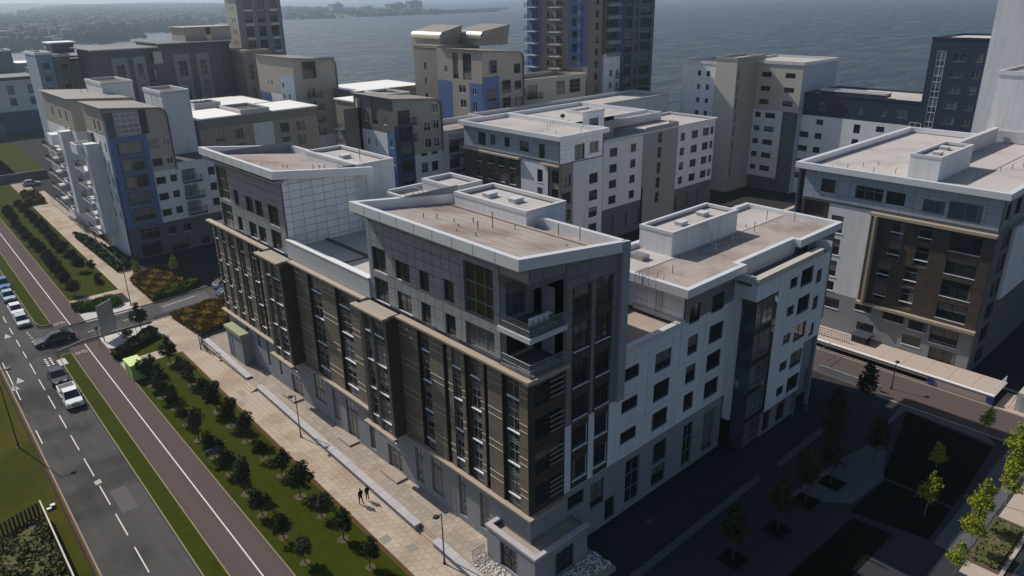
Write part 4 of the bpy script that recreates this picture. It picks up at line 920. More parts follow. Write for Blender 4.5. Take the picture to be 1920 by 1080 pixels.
nw = grid([(78.9, 81.3)], rw)+grid([(75.9, 77.5)], rw+[(16.0, 17.2)])+grid([(67.7, 69.1)], [(5.9, 7.7), (9.0, 10.8), (12.1, 13.9), (15.1, 17.0)])+grid([(62.7, 64.4)], rw+[(15.9, 17.1)])+grid([(58.7, 61.2)], rw)
h = wins(b, 'nx', 162, nw+[(c[0], c[1], 19.2, 20.9, 'navyw') for c in ((79.0, 81), (75.9, 77.3), (67.8, 69.0), (62.8, 64.2), (58.7, 61))], 'std', True)
wall(b, 'nx', 162, 56.5, 81, 17.9, 22.7, 'navy', h); wall(b, 'nx', 162, 56.5, 81, 0, 17.9, 'white', h)
for ya, yb, zb in ((81.4, 82.6, 18.6), (55.7, 57.9, 19.8)):
    wins(b, 'nx', 161.7, [(ya, yb, 1+2.95*j, 3.9+2.95*j, 'tallw') for j in range(6)], far=True)
wall(b, 'px', 178, 40, 81, 0, 22.7, 'white'); roof(b, 161.9, 178, 56.5, 81, 22.8, ph=.4, t=.35, fh=.4, fm='navy', dm='deck_light')
rbox(b, 163, 166, 64, 78, 22.7, 23.6, 'navy', 'deck_light')
b = thing('tower_block', 'dark navy tower with a glazed strip, left of the tall white tower', 'building', (162, 47, 0))
nn = [(c[0], c[1], 18.9+2.95*j, 20.4+2.95*j, 'navyw') for c in ((50.0, 52.4), (47.2, 48.6)) for j in range(5)]+[(53.6, 55.2, 17.9+2.95*j, 20.8+2.95*j, 'tallw') for j in range(5)]
h = wins(b, 'nx', 162, nn+[(49.8, 52.4, 15.7, 16.9, 'std'), (47.0, 48.6, 15.7, 16.9, 'std'), (49.8, 52.4, 12.6, 13.8, 'std')], 'std', True)
wall(b, 'nx', 162, 46.5, 56.5, 17.6, 35, 'navy', h); wall(b, 'nx', 162, 46.5, 56.5, 0, 17.6, 'white', h)
wall(b, 'py', 56.5, 162, 178, 22, 35, 'navy'); wall(b, 'ny', 46.5, 162, 178, 0, 35, 'navy'); wall(b, 'px', 178, 46.5, 56.5, 22, 35, 'navy'); roof(b, 161.9, 178, 46.4, 56.6, 35.1, ph=.4, t=.35, fh=.3, fm='navy', dm='deck_light')
b = thing('tower_block', 'tall plain white tower at the right edge rising out of the picture', 'building', (161.5, 25, 0))
vol(b, 161.5, 185, 26, 46.45, 0, 56, 'white', roofm=('coping', 'deck_light'))

# ---------- white low block between, with parapets (behind the middle block)
b = thing('apartment_block', 'low white block with pale parapets below the beige curved roofed block', 'building', (92, 112, 0))
vol(b, 84.2, 112, 112.5, 124, 0, 20.3, 'white', nx=(), ny=grid([(86, 88.5), (91, 93.5)], [(7+3*j, 9+3*j) for j in range(4)]), roofm=('coping', 'deck'), par=1.1)
for j in range(4): balcony(b, 'ny', 112.5, 86+.0, 90.5, 6.9+3*j+2.6, 1.4, 'slate')
vol(b, 97, 150, 109, 120, 0, 21.4, 'white', ny=grid([(122, 124), (128, 129.5)], [(15, 16.8), (18, 19.8)]), roofm=('coping', 'deck_light'), par=.8)
# ---------- beige curved-gable blocks
def curved(name, label, x0, y0, wid, dep, zt, zmid, loc_cat='building', bluebay=True, group='beige blocks with curved roof edges'):
    """taupe upper part whose gable wall (facing -Y) has a rounded right shoulder; white below"""
    b = thing(name, label, loc_cat, (x0, y0, 0), group)
    x1 = x0+wid; R = 1.6
    arc = [(x1-R+R*math.sin(a), zt-.8-R+R*math.cos(a)) for a in [i*PI/2/6 for i in range(7)]]
    prof = [(x0, zmid), (x1, zmid)]+[(p[0], p[1]) for p in reversed(arc)]+[(x0, zt)]
    q = MB(); q.poly([(p[0], y0, p[1]) for p in prof]); q.build('gable_wall', 'beige', b); q = MB(); q.poly([(p[0], y0+dep, p[1]) for p in prof]); q.build('gable_wall', 'beige', b)
    q = MB(); top = [(x0-.5, zt+.1)]+[(p[0]+.12, p[1]+.12) for p in arc]+[(x1+.15, zmid)]
    for a, c in zip(top[:-1], top[1:]):
        q.quad((a[0], y0-.45, a[1]), (c[0], y0-.45, c[1]), (c[0], y0+dep+.3, c[1]), (a[0], y0+dep+.3, a[1]))
        q.quad((a[0], y0-.45, a[1]), (c[0], y0-.45, c[1]), (c[0]-.15, y0-.45, c[1]-.3), (a[0], y0-.45, a[1]-.35))
        q.quad((a[0], y0-.44, a[1]-.3), (c[0]-.12, y0-.44, c[1]-.28), (c[0]-.12, y0, c[1]-.28), (a[0], y0, a[1]-.3))
    q.build('curved_roof', 'taupe_roof', b)
    return b, x1
b, x1 = curved('apartment_block', 'beige and blue corner block with curved roof edge beside the tree-lined street', 34.5, 141, 10.2, 13, 27.3, 15.4)
P = 141-.01
PG = P-.2
hw = wins(b, 'ny', PG, [(40.9, 42.4, 19.6, 21.1, 'navyw'), (43.2, 44.6, 19.7, 21.1, 'white'), (40.9, 42.6, 16.4, 17.7, 'std'), (43.3, 44.5, 16.4, 17.7, 'white')], far=True)
hh = wins(b, 'ny', P-.25, [(36.0, 40.0, 22.6, 26.2, 'cwb')], far=True)
wall(b, 'ny', P-.05, 34.6, 40.7, 5.9, 22.2, 'blue', [(35.6, 39.9, 7.0+3.05*j, 9.0+3.05*j) for j in range(5)], .04, mrev='blue_dark')
wins(b, 'ny', P-.22, [(35.9, 39.6, 7.0+3.05*j, 9.2+3.05*j, 'shop') for j in range(5)], far=True)
for j in range(5): q = MB(); q.box(35.5, 40.0, P-.9, P-.05, 6.75+3.05*j, 6.92+3.05*j); q.build('balcony', 'frame_grey', b)
q = MB(); q.box(34.55, 35.9, 140.6, 141, 22.3, 26.4); q.build('recess_shade', 'slate', b); q = MB(); q.box(40.05, 41.3, 140.8, 140.99, 22.3, 26.4); q.build('recess_shade', 'frame_dark', b)  # solid dark blocks, the shade of the recesses put into colour
h = wins(b, 'ny', P, [(40.9, 42.6, z, z+1.3, 'std') for z in (7.0, 10.0, 13.0)]+[(43.4, 44.6, z, z+1.3, 'std') for z in (7.1, 10.1, 13.1)]); wall(b, 'ny', P, 40.7, 45.0, 5.9, 15.4, 'white', h)
# white wing to the right with inset balconies
h = wins(b, 'ny', 141.05, [(50.4, 51.9, 7.2+3*j, 8.7+3*j, 'std') for j in range(3)], far=False); hb = [(45.6, 48.2, 6.6+3.05*j, 8.9+3.05*j) for j in range(3)]
wall(b, 'ny', 141.05, 45.0, 53.5, 5.9, 16.4, 'white', h+hb, .9)
wins(b, 'ny', 141.8, [(45.8, 48.0, 6.7+3.05*j, 8.9+3.05*j, 'std') for j in range(3)], far=True)
for j in range(3): balcony(b, 'ny', 141.05, 45.5, 48.9, 6.6+3.05*j, .9, 'slate')
h = wins(b, 'ny', 141.1, [(41.2, 42.8, 3.4, 4.9, 'std'), (44.2, 45.6, 3.4, 4.9, 'std'), (50.5, 52, 3.4, 4.9, 'std'), (47, 48.6, .3, 2.6, 'dark'), (36, 40, 3.2, 5.4, 'shop'), (36.2, 39.8, .2, 2.6, 'dark'), (41.5, 44.5, .2, 2.6, 'dark'), (50, 52.6, .2, 2.6, 'dark')]); wall(b, 'ny', 141.1, 34.5, 53.5, 0, 5.9, 'base_dark', h)
wall(b, 'px', 53.5, 141, 154, 0, 16.4, 'white'); wall(b, 'px', 45.0, 141, 154, 15, 25, 'white')
sheet('roof', [(45, 141), (53.5, 141), (53.5, 154), (45, 154)], 16.2, 'deck_dark', b)
# street side
hx = wins(b, 'nx', 34.5, [(c, c+.8, 7.2+3.05*j, 8.9+3.05*j, 'one') for c in (143.2, 146.2) for j in range(5)]+[(144.5, 145.4, 23.0, 24.8, 'one'), (147.2, 148, 23, 24.8, 'one')])
wall(b, 'nx', 34.5, 142.2, 154, 0, 22.4, 'white', hx); wall(b, 'nx', 34.5, 142.2, 154, 22.4, 27.2, 'taupe', hx); wall(b, 'nx', 34.45, 141, 142.2, 5.9, 22.4, 'blue'); wall(b, 'nx', 34.5, 141, 142.2, 22.4, 27.2, 'slate')
wall(b, 'py', 154, 34.5, 53.5, 0, 16, 'white')
vol(b, 47.3, 52.5, 150, 160, 16.2, 28.1, 'white', roofm=('coping', 'deck_dark'))
vents(b, [(46, 151.5, 26, 1.4), (46.8, 151, 26, 1.2)])
# projecting white balcony tower on the street side
q = MB(); q.box(32.3, 34.5, 147.6, 149.9, 4.2, 20.6); q.build('wing_wall', 'white', b)
q = MB(); q.box(34.0, 34.45, 150.0, 152.5, 4.2, 22.2); q.build('recess_wall', 'slate', b)
q = MB()
for a in ((31.3, 31.5, 150, 154.2), (31.5, 34.5, 154.0, 154.2), (31.5, 34.5, 150, 150.2)): q.box(*a, 18.6, 20.4)
q.build('parapet_wall', 'frame_white', b)
for j in range(5):
    balcony(b, 'nx', 34.5, 150.4, 156.8, 3.6+2.95*j, 2.7, 'white', 'metal_dark')
h = wins(b, 'nx', 34.6, [(153.2, 157.2, 4.5+2.95*j, 6.8+2.95*j, 'shop') for j in range(5)]); wall(b, 'nx', 34.6, 152.5, 160, 0, 19.5, 'slate', h)
# second block further up the street
b, x1 = curved('apartment_block', 'taller beige topped white block farther up the tree-lined street with stacked balconies', 34.5, 163, 12, 22, 27.0, 20.8)
wall(b, 'ny', 162.99, 34.5, 46.5, 0, 20.8, 'white'); h = wins(b, 'nx', 34.5, [(c, c+.8, 7.2+3.05*j, 8.9+3.05*j, 'one') for c in (166, 170) for j in range(5)]+[(c, c+1.0, 22.3, 24.3, 'one') for c in (167, 172, 178)])
wall(b, 'nx', 34.5, 163, 186, 0, 20.8, 'white', h); wall(b, 'nx', 34.5, 163, 186, 20.8, 27, 'taupe', h); wall(b, 'px', 46.5, 163, 186, 0, 25, 'white')
q = MB(); q.box(32.6, 34.5, 166.5, 169, 4.2, 20.6); q.build('wing_wall', 'white', b); q = MB(); q.box(31.8, 34.5, 171, 175, 17.6, 19.6); q.build('balcony_box', 'white', b)
wins(b, 'nx', 34.2, [(170.2, 176, 4.5+2.95*j, 6.8+2.95*j, 'shop') for j in range(5)]+[(177, 184, 4.5+2.95*j, 6.8+2.95*j, 'shop') for j in range(5)], far=True)
for j in range(5): balcony(b, 'nx', 34.5, 170.4, 176.5, 4.3+2.95*j, 2.4, 'white', 'metal_dark')
for j in range(5): balcony(b, 'nx', 34.5, 177.5, 184.5, 4.3+2.95*j, 2.2, 'white', 'metal_dark')
h = wins(b, 'nx', 34.45, [(171.4, 176, 4.5+2.95*j, 6.8+2.95*j, 'shop') for j in range(4)]+[(179, 184, 4.5+2.95*j, 6.8+2.95*j, 'shop') for j in range(5)]); 
vol(b, 43, 49, 172, 184, 20, 28.6, 'white', roofm=('coping', 'deck_dark')); vents(b, [(40, 176, 26.5, 1.5), (41, 175, 26.5, 1.2)])
# K: bright metal roofs
b = thing('apartment_block', 'beige block with dazzling pale metal roofs behind the far penthouse', 'building', (53.5, 151, 0))
kc = [(56.6, 58.4), (60.6, 62.4), (70.6, 72.6), (74.4, 76.2)]
h = wins(b, 'ny', 151, grid(kc, [(17.4, 19.4), (14.3, 16.4), (11.3, 13.2)])+[(65.6, 68.0, 18.1, 18.6, 'one')], 'std', True)
wall(b, 'ny', 151, 53.5, 79.5, 0, 20.2, 'taupe', h); wall(b, 'ny', 150.9, 53.5, 79.5, 20.2, 22.0, 'brown'); wall(b, 'nx', 53.5, 151, 166, 0, 22, 'taupe', wins(b, 'nx', 53.5, grid([(154, 155.4), (160, 161.4)], [(17.4, 19.4), (14.3, 16.4)]), 'std', True)); wall(b, 'px', 79.5, 151, 166, 0, 22, 'taupe'); wall(b, 'py', 166, 53.5, 79.5, 0, 22, 'taupe')
q = MB(); q.box(64.6, 69, 150.86, 150.93, 8, 20.1); q.build('white_wall_panel', 'white', b)
for x0, x1_ in ((53.3, 62.5), (69, 79.7)):
    q = MB(); q.prism([(x0, 150.7), (x1_, 150.7), (x1_, 164), (x0, 164)], 22.0, 22.25); q.build('roof', 'metal_roof', b)
rbox(b, 62.6, 68.9, 151.5, 162, 21.5, 23.0, 'coping', 'deck_dark', ph=.6); vents(b, [(64.5, 155, 22.4, 1.0), (65.6, 155.5, 22.4, .9), (66.3, 154, 22.4, .8)])
b = thing('apartment_block', 'rear block with a long bright metal roof, farther back than its twin', 'building', (56, 172, 0))
vol(b, 56, 79, 172, 190, 0, 21.2, 'taupe', ny=grid([(60, 62)], [(17, 19)]), roofm=('taupe', 'metal_roof'), par=.05, fh=.5)
rbox(b, 61, 67, 172.5, 178, 21, 22.5, 'coping', 'deck_dark', ph=.6); vents(b, [(62, 174, 22, 1.6), (63.4, 174.5, 22, 1.5), (64.4, 174, 22, 1.4), (65, 175, 22, 1)])
# N
b, x1 = curved('apartment_block', 'tall tan block with a square top window and curved edge, left of the sea gap', 82, 165, 11, 19, 31.3, 13)
q = MB(); q.quad((82, 165, 0), (93, 165, 0), (93, 165, 13), (82, 165, 13)); q.build('wall', 'white', b)
q = MB(); q.quad((93.0, 164.98, 13), (86.0, 164.98, 13), (86.0, 164.98, 31), (93.0, 164.98, 31.0)); q.build('wall_face', 'beige', b)
wins(b, 'ny', 164.72, [(84.3, 87.8, 26.5, 30.3, 'dark')]+[(85.3, 87.0, 13.6+2.95*j, 15.4+2.95*j, 'std') for j in range(4)], far=True)
for j in range(4): balcony(b, 'ny', 164.9, 85.0, 88.4, 13.5+2.95*j, 1.3, 'brown', 'metal_dark')
h = wins(b, 'nx', 82, [(170.2, 171.2, z, z+1.2, 'white') for z in (21.8, 24.3)]+[(167.6, 168.6, z, z+1.2, 'white') for z in (15.5, 18.5, 21.8)]+[(173.6, 174.5, z, z+1.2, 'white') for z in (15.5, 18.6)]+[(176.2, 177.1, z, z+1.2, 'white') for z in (15.5, 18.6, 24.5)]+[(178.2, 179, 24.5, 25.7, 'white')], far=True)
wall(b, 'nx', 82, 165, 184, 22.6, 31.3, 'taupe', h); wall(b, 'nx', 81.95, 165, 172, 0, 27.4, 'pale_blue', h); wall(b, 'nx', 82, 172, 178, 0, 22.6, 'white', h); wall(b, 'nx', 81.98, 178, 184, 0, 22.6, 'blue', h)
# M2
b, x1 = curved('apartment_block', 'brown panelled block with curved edge and dark blue balcony stack', 73.6, 112, 10.4, 13, 27.4, 17.0)
hh = [(80.1, 81.9, 18.2, 20.2), (82.2, 83.4, 18.2, 20.2)]
wins(b, 'ny', 111.76, [(79.9, 81.5, 17.9, 19.7, 'white'), (79.9, 81.5, 21.0, 22.7, 'white'), (82.0, 83.4, 17.9, 19.7, 'white'), (82.0, 83.4, 21.2, 22.9, 'white'), (82.0, 83.4, 24.1, 25.8, 'white')], far=True)
wall(b, 'ny', 111.9, 73.6, 77.6, 0, 22.6, 'blue_dark', [(74.6, 77.2, 5+3*j, 7.2+3*j) for j in range(6)], .04); wins(b, 'ny', 111.72, [(74.7, 77.1, 5+3*j, 7.2+3*j, 'std') for j in range(6)], far=True)
for z in (22.8, 19.8): balcony(b, 'ny', 111.9, 74.4, 77.8, z, 1.2, 'slate')
q = MB(); q.box(74.6, 77.0, 111.85, 112, 22.9, 25.2); q.build('window_recess', 'frame_dark', b)
h = wins(b, 'ny', 111.98, [(c, c+1.5, 7.2+3.1*j, 9+3.1*j, 'std') for c in (79.0, 81.4) for j in range(4)], far=True); wall(b, 'ny', 111.98, 77.6, 84, 0, 17, 'white', h)
h = wins(b, 'nx', 73.6, [(117.0, 119.0, 22.4, 26.8, 'dark'), (120.6, 121.4, 22.8, 24, 'white'), (114.3, 115.2, 22.6, 23.8, 'white'), (120.4, 121.3, 18.3, 19.6, 'white'), (118.0, 118.8, 18.2, 19.5, 'white'), (120.4, 121.3, 15.2, 16.5, 'white'), (118.0, 118.8, 15.1, 16.4, 'white'), (112.5, 113.6, 18.8, 20.3, 'white'), (112.5, 113.6, 15.6, 17.2, 'white')], far=False)
wall(b, 'nx', 73.6, 112, 122.8, 21.2, 27.4, 'slate', h); wall(b, 'nx', 73.6, 114.4, 122.8, 0, 21.2, 'white', h); wall(b, 'nx', 73.55, 112, 114.4, 0, 21.2, 'blue', h)
wall(b, 'ny', 122.8, 70, 73.6, 0, 25, 'brown')
q = MB(); q.box(73.0, 73.7, 122.8, 123.4, 0, 26.6); q.build('pipe_shaft', 'cream', b)
h = wins(b, 'nx', 74.2, [(c, c+.9, 12+3*j, 13.3+3*j, 'white') for c in (125.5, 128.8) for j in range(4)], far=True); wall(b, 'nx', 74.2, 123.4, 133, 0, 25.6, 'brown', h)
for j in range(3): balcony(b, 'nx', 74.2, 130.2, 132.6, 14+3*j, 1.0, 'slate')
wall(b, 'py', 133, 74.2, 84, 0, 25.6, 'brown'); wall(b, 'px', 84, 112, 133, 17, 25.4, 'taupe'); q = MB(); q.box(74, 84.2, 123.5, 133.2, 25.55, 25.8); q.build('roof', 'metal_roof', b)
rbox(b, 78, 83, 120, 128, 25.4, 27.2, 'coping', 'deck_dark', ph=.5); vents(b, [(79.5, 123, 26.6, 1.4), (80.4, 122.5, 26.6, 1.5), (81.4, 123.4, 26.6, 1.0)])
b = thing('apartment_block', 'brown rear block with a bright pale roof just right of the sea gap', 'building', (97, 158, 0))
vol(b, 92, 112, 155, 172, 0, 23.6, 'brown', nx=grid([(158, 159)], [(15, 16.2), (18, 19.2)]), ny=grid([(98, 100), (106, 108)], [(18, 20), (14.5, 16.5)]), roofm=('brown', 'metal_roof'), par=.05)
# M3
b, x1 = curved('apartment_block', 'tan block with bright blue wall patches and two shiny-edged roof boxes', 107, 127, 12, 14, 33.0, 19)
hn = wins(b, 'ny', 126.74, [(116.4, 118.2, 27.6, 29.6, 'one'), (116.6, 118.4, 24.0, 25.9, 'one'), (112.6, 115.2, 23.6, 26.3, 'std'), (112.7, 115.2, 19.8, 22.6, 'tall'), (116.7, 118.5, 20.4, 22.3, 'one')], far=True)
wall(b, 'ny', 126.9, 107, 111.8, 0, 27.4, 'blue', [(107.8, 111.0, 18.6+3.5*j, 21.2+3.5*j) for j in range(2)], .04); wins(b, 'ny', 126.7, [(108.0, 110.8, 18.6+3.5*j, 21.2+3.5*j, 'tall') for j in range(2)]+[(109.0, 111.2, 28.0, 30.8, 'tall')], far=True)
wall(b, 'ny', 127, 107, 119, 0, 19, 'taupe')
h = wins(b, 'nx', 107, [(130.6, 133.6, 26.6, 32.2, 'dark'), (135.2, 137.2, 26.6, 32.2, 'dark'), (139.2, 140.4, 27.8, 29.3, 'white'), (132.8, 135.4, 23.6, 25.4, 'white'), (129.2, 130.6, 23.6, 25.0, 'white'), (132.8, 135, 20.4, 22.2, 'white'), (129, 130.6, 19.8, 22, 'white')], far=True)
wall(b, 'nx', 107, 127, 143, 26.0, 33, 'taupe', h); wall(b, 'nx', 107, 131.5, 137.8, 0, 26.0, 'taupe', h); wall(b, 'nx', 106.95, 127, 131.5, 0, 26, 'blue', h); wall(b, 'nx', 106.97, 137.8, 143, 0, 26.0, 'blue', h)
vol(b, 107.6, 120, 143.2, 153, 0, 33.3, 'brown', nx=grid([(148, 149)], [(21, 22.4), (24.5, 26), (28, 29.5)]), roofm=('taupe_roof', 'taupe_roof'), par=.05)
for x0, y0, x1_, y1 in ((110.5, 146, 116.5, 157), (117, 139, 125.5, 149)):
    zt2 = 36.3
    q = MB(); q.box(x0, x1_, y0, y1, 33, zt2-1.2); q.build('roof_box', 'taupe', b)
    q = MB(); n = 8; pr = [(x0-.4+1.4*(1-math.cos(a)), zt2-1.4+1.4*math.sin(a)) for a in [i*PI/2/n for i in range(n+1)]]+[(x1_+.5, zt2+1.2)]
    pr = [(x0-.4, zt2-1.7)]+pr
    for i, (a, c) in enumerate(zip(pr[:-1], pr[1:])):
        q.mi = 0 if i < n+1 else 1
        q.quad((a[0], y0-.3, a[1]), (c[0], y0-.3, c[1]), (c[0], y1+.3, c[1]), (a[0], y1+.3, a[1]))
    q.build('curved_roof', ['barrel_roof', 'taupe_roof'], b, smooth=False)
    q = MB(); q.poly([(p[0], y0-.28, p[1]) for p in pr]+[(x1_, y0-.28, zt2-1.4)]); q.build('gable_end', 'taupe', b)
vents(b, [(117, 132, 33, 1.2), (118, 133, 33, 1.0)])
vol(b, 119.5, 141.5, 128, 139, 0, 25.6, 'cream', ny=[(121.4, 124.6, 21.4, 24.4, 'dark'), (131, 134, 21.4, 24.6, 'tall'), (135.6, 139.5, 21.4, 24.6, 'tall'), (120.2, 120.9, 22, 24, 'one')], roofm=('cream', 'deck'), par=1.2)
balcony(b, 'ny', 128, 121.2, 125.4, 21.5, 1.3, 'slate')
# ---------- central tower
b = thing('tower_block', 'tall brown and blue balconied tower rising out of the picture top', 'building', (142, 128, 0))
TZ = 54
def tcols(cols, z0, z1, zz, st): return [(c[0], c[1], z, z+zz, st) for c in cols for z in [z0+2.95*i for i in range(int((z1-z0)/2.95))]]
h = wins(b, 'nx', 142, tcols([(145.5, 147.6), (137.0, 139.0)], 20.6, 52, 2.0, 'tall')+tcols([(141.4, 142.2), ], 20.8, 52, 1.3, 'one'), far=True)
wall(b, 'nx', 142, 134.5, 144.6, 0, TZ, 'brown', h); wall(b, 'nx', 141.95, 144.6, 149.5, 0, TZ-4, 'blue', h); wall(b, 'nx', 141.95, 130.4, 134.5, 27, TZ, 'blue', wins(b, 'nx', 141.95, tcols([(131.6, 133.2)], 27.6, 52, 1.9, 'one'), far=True)); wall(b, 'nx', 142, 128, 134.5, 0, 27, 'brown')
wall(b, 'nx', 142, 128, 130.4, 27, TZ, 'blue_dark')
for i in range(10):
    balcony(b, 'nx', 141.95, 145.0, 149.3, 20.4+2.95*i, 1.5, 'coping', 'blue_dark'); balcony(b, 'nx', 142, 136.4, 140.2, 20.4+2.95*i, 1.5, 'coping', 'metal_dark')
h = wins(b, 'ny', 128, tcols([(144.6, 145.8)], 9, 52, 1.7, 'one')+tcols([(148.6, 152.8)], 30.3, 52, 2.2, 'dark')+tcols([(156.0, 158.8)], 9, 52, 2.3, 'dark')+tcols([(160.2, 161.0)], 9, 52, 1.9, 'one')+tcols([(162.2, 166.6)], 9, 52, 2.3, 'dark'), far=True)
wall(b, 'ny', 128, 142, 147.5, 0, TZ, 'brown', h); wall(b, 'ny', 128, 147.5, 153.4, 29.8, TZ, 'slate', h); wall(b, 'ny', 127.95, 153.4, 156, 0, TZ, 'blue_dark'); wall(b, 'ny', 128, 156, 167.8, 0, TZ, 'slate', h)
q = MB()
for i in range(9): q.box(148.2, 153.2, 126.9, 128, 30.0+2.95*i-.9, 30.0+2.95*i); 
q.build('balcony_slab', 'base_grey', b)
h = wins(b, 'ny', 127.2, tcols([(149.4, 150.6), (152.0, 153.0)], 9.4, 29.5, 1.7, 'white'), far=True); wall(b, 'ny', 127.2, 147.2, 153.4, 0, 29.8, 'white', h); wall(b, 'nx', 147.2, 127.2, 128, 0, 29.8, 'white')
for i in range(6): balcony(b, 'ny', 127.2, 151.6, 154.6, 9.2+2.95*i, 1.1, 'slate')
q = MB(); q.tube((147.3, 127.7, 0), (147.3, 127.7, TZ), .15, k=6); q.build('downpipe', 'bronze_dark', b)
wall(b, 'px', 167.8, 128, 149.5, 0, TZ, 'slate'); wall(b, 'py', 149.5, 142, 167.8, 0, TZ, 'slate'); roof(b, 142, 167.8, 128, 149.5, TZ+.1, ph=.3, t=.4, fh=.3)
# ---------- far row, left
b = thing('apartment_block', 'long dark terrace block with pale tall window frames under a thin overhanging roof', 'building', (51, 205, 0))
wall(b, 'ny', 205, 51.5, 84.5, 0, 33.2, 'slate', [(x, x+2.4, 16+j*4.5, 19.6+j*4.5) for x in (62.5, 82.0) for j in range(4)], .8)
for x0, x1_ in ((54.5, 58.2), (59.4, 62.4), (69.2, 73.3), (75.0, 78.4)):
    h = wins(b, 'ny', 204.7, [(x0+.9, x1_-.8, 25.6, 29.6, 'tall'), (x0+.9, x1_-.8, 19.2, 24.6, 'tall'), (x0+.9, x1_-.8, 13, 18, 'tall')], far=True); wall(b, 'ny', 204.7, x0, x1_, 9, 31.2, 'base_grey', h, name='frame_wall')
wins(b, 'ny', 205, [(52.0, 53.8, 16+j*4.5, 19.6+j*4.5, 'tall') for j in range(4)]+[(64.0, 68, 12+j*4.4, 15+j*4.4, 'dark') for j in range(5)]+[(79.4, 81.4, 12+j*4.4, 15+j*4.4, 'dark') for j in range(5)], far=True)
q = MB(); q.box(64.4, 66.5, 204.4, 205, 29.3, 32.2); q.build('cream_wall_panel', 'cream', b)  # cream panel standing proud of the slate wall
wall(b, 'nx', 51.5, 205, 222, 0, 33.2, 'slate'); wall(b, 'px', 84.5, 205, 222, 0, 33, 'slate')
for x0, x1_, z in ((49.9, 65.6, 33.15), (65.7, 85.6, 33.9)):
    q = MB(); q.box(x0, x1_, 204.2, 222, z, z+.25); q.build('roof', 'slate', b); q = MB(); q.box(x0, x1_, 203.6, 204.19, z, z+.3); q.build('roof_edge', 'coping', b)
q = MB(); q.box(66, 85, 205, 221.9, 33.1, 33.9); q.build('roof_upstand', 'slate', b)
for i, x in enumerate((73.6, 80.4)): q = MB(); q.box(x, x+5.5, 206, 216, 34.2, 37.4); q.box(x-.4, x+6, 205.6, 216.4, 37.4, 37.6); q.build('roof_box', 'beige', b)
b = thing('tower_block', 'tall cream tower with grey-tinted shaded side and white-banded dark windows at the top left', 'building', (90, 210, 0))
h = wins(b, 'ny', 210, [(x, x+2.2, 23.2+3.7*j, 25.9+3.7*j, 'dark') for x in (92.0, 95.7, 99.4) for j in range(6)], far=True); wall(b, 'ny', 210, 90, 103, 0, 45.6, 'base_grey', h)  # grey on this face paints in its shade; the sunlit face is cream
q = MB()
for j in range(7):
    for x in (92.0, 99.4): q.box(x, x+2.4, 209.5, 210, 22.4+3.7*j, 23.0+3.7*j)
q.build('balcony_slab', 'coping', b)
h = wins(b, 'nx', 90, [(y, y+.5, 23.4+2.95*j, 24.6+2.95*j, 'one') for y in (212, 213.6) for j in range(7)], far=True); wall(b, 'nx', 90, 210, 217.5, 0, 45.2, 'cream', h); wall(b, 'px', 103, 210, 217.5, 0, 45.2, 'slate'); wall(b, 'py', 217.5, 90, 103, 0, 45.2, 'slate')
q = MB(); q.prism([(89.4, 209.6), (103.4, 209.6), (103.4, 218), (89.4, 218)], 45.6, 45.9); q.build('roof', 'fascia', b)
b = thing('apartment_block', 'dark narrow link block at the foot of the cream tower with grey-tinted shaded side', 'building', (84.6, 200, 0))
vol(b, 84.8, 92, 198, 209.8, 0, 31.5, 'brown', ny=grid([(86.0, 87.4), (88.8, 90.2)], [(24, 28), (18, 22)], 'tall'), roofm=('taupe', 'deck_light'))
b = thing('apartment_block', 'pale blue and brown block with a glass roof box near the left shore', 'building', (42, 222, 0))
vol(b, 42, 45.6, 222, 234, 0, 32.4, 'pale_blue', ny=grid([(43.0, 44.6)], [(19.6+3*j, 21+3*j) for j in range(4)]))
vol(b, 45.7, 49.3, 221, 234, 0, 31.9, 'brown', ny=grid([(47.0, 48.4)], [(22, 26.5), (28, 29.6)], 'tall'))
vol(b, 49.4, 55.5, 222, 234, 0, 30.6, 'taupe', ny=grid([(52, 54.4)], [(20.6, 24), (25, 28.6)], 'tall'), roofm=('slate', 'deck'))
q = MB(); q.box(46.5, 51.5, 224, 231, 32, 34.4); q.build('roof_box', 'slate', b); q = MB(); q.box(46.0, 52.2, 223.6, 231.4, 34.4, 34.7); q.build('roof', 'metal_roof', b)
b = thing('apartment_block', 'white gabled block with navy ground storeys beyond the green field', 'building', (45, 325, 0))
vol(b, 30, 67.8, 325, 345, 7.5, 18.8, 'white', ny=grid([(50.2, 52.4), (56.6, 58.8), (40, 42)], [(9.4, 12.2), (13.4, 16.6)], 'tall'), roofm=('slate', 'slate'), par=.05); wall(b, 'ny', 324.8, 10, 72, 0, 7.5, 'blue_dark', [(x, x+3, 1.5, 5.5) for x in range(14, 70, 6)], .3); wall(b, 'px', 72, 325, 345, 0, 7.5, 'blue_dark')
q = MB(); q.prism([(28, 324), (69, 324), (69, 346), (28, 346)], 19.0, 19.5); q.build('roof', 'slate', b); q = MB(); q.box(60, 66, 328, 340, 19.5, 21.6); q.build('roof_box', 'slate', b)
b = thing('apartment_block', 'brown block with a pale flat roof behind the white gable', 'building', (52, 350, 0))
vol(b, 40, 58.5, 350, 362, 0, 27.5, 'brown'); vol(b, 58.6, 76, 350, 366, 0, 22.4, 'taupe', ny=grid([(68, 69.5), (72, 73.5)], [(12, 20)], 'tall'), roofm=('taupe', 'metal_roof'), par=.05)

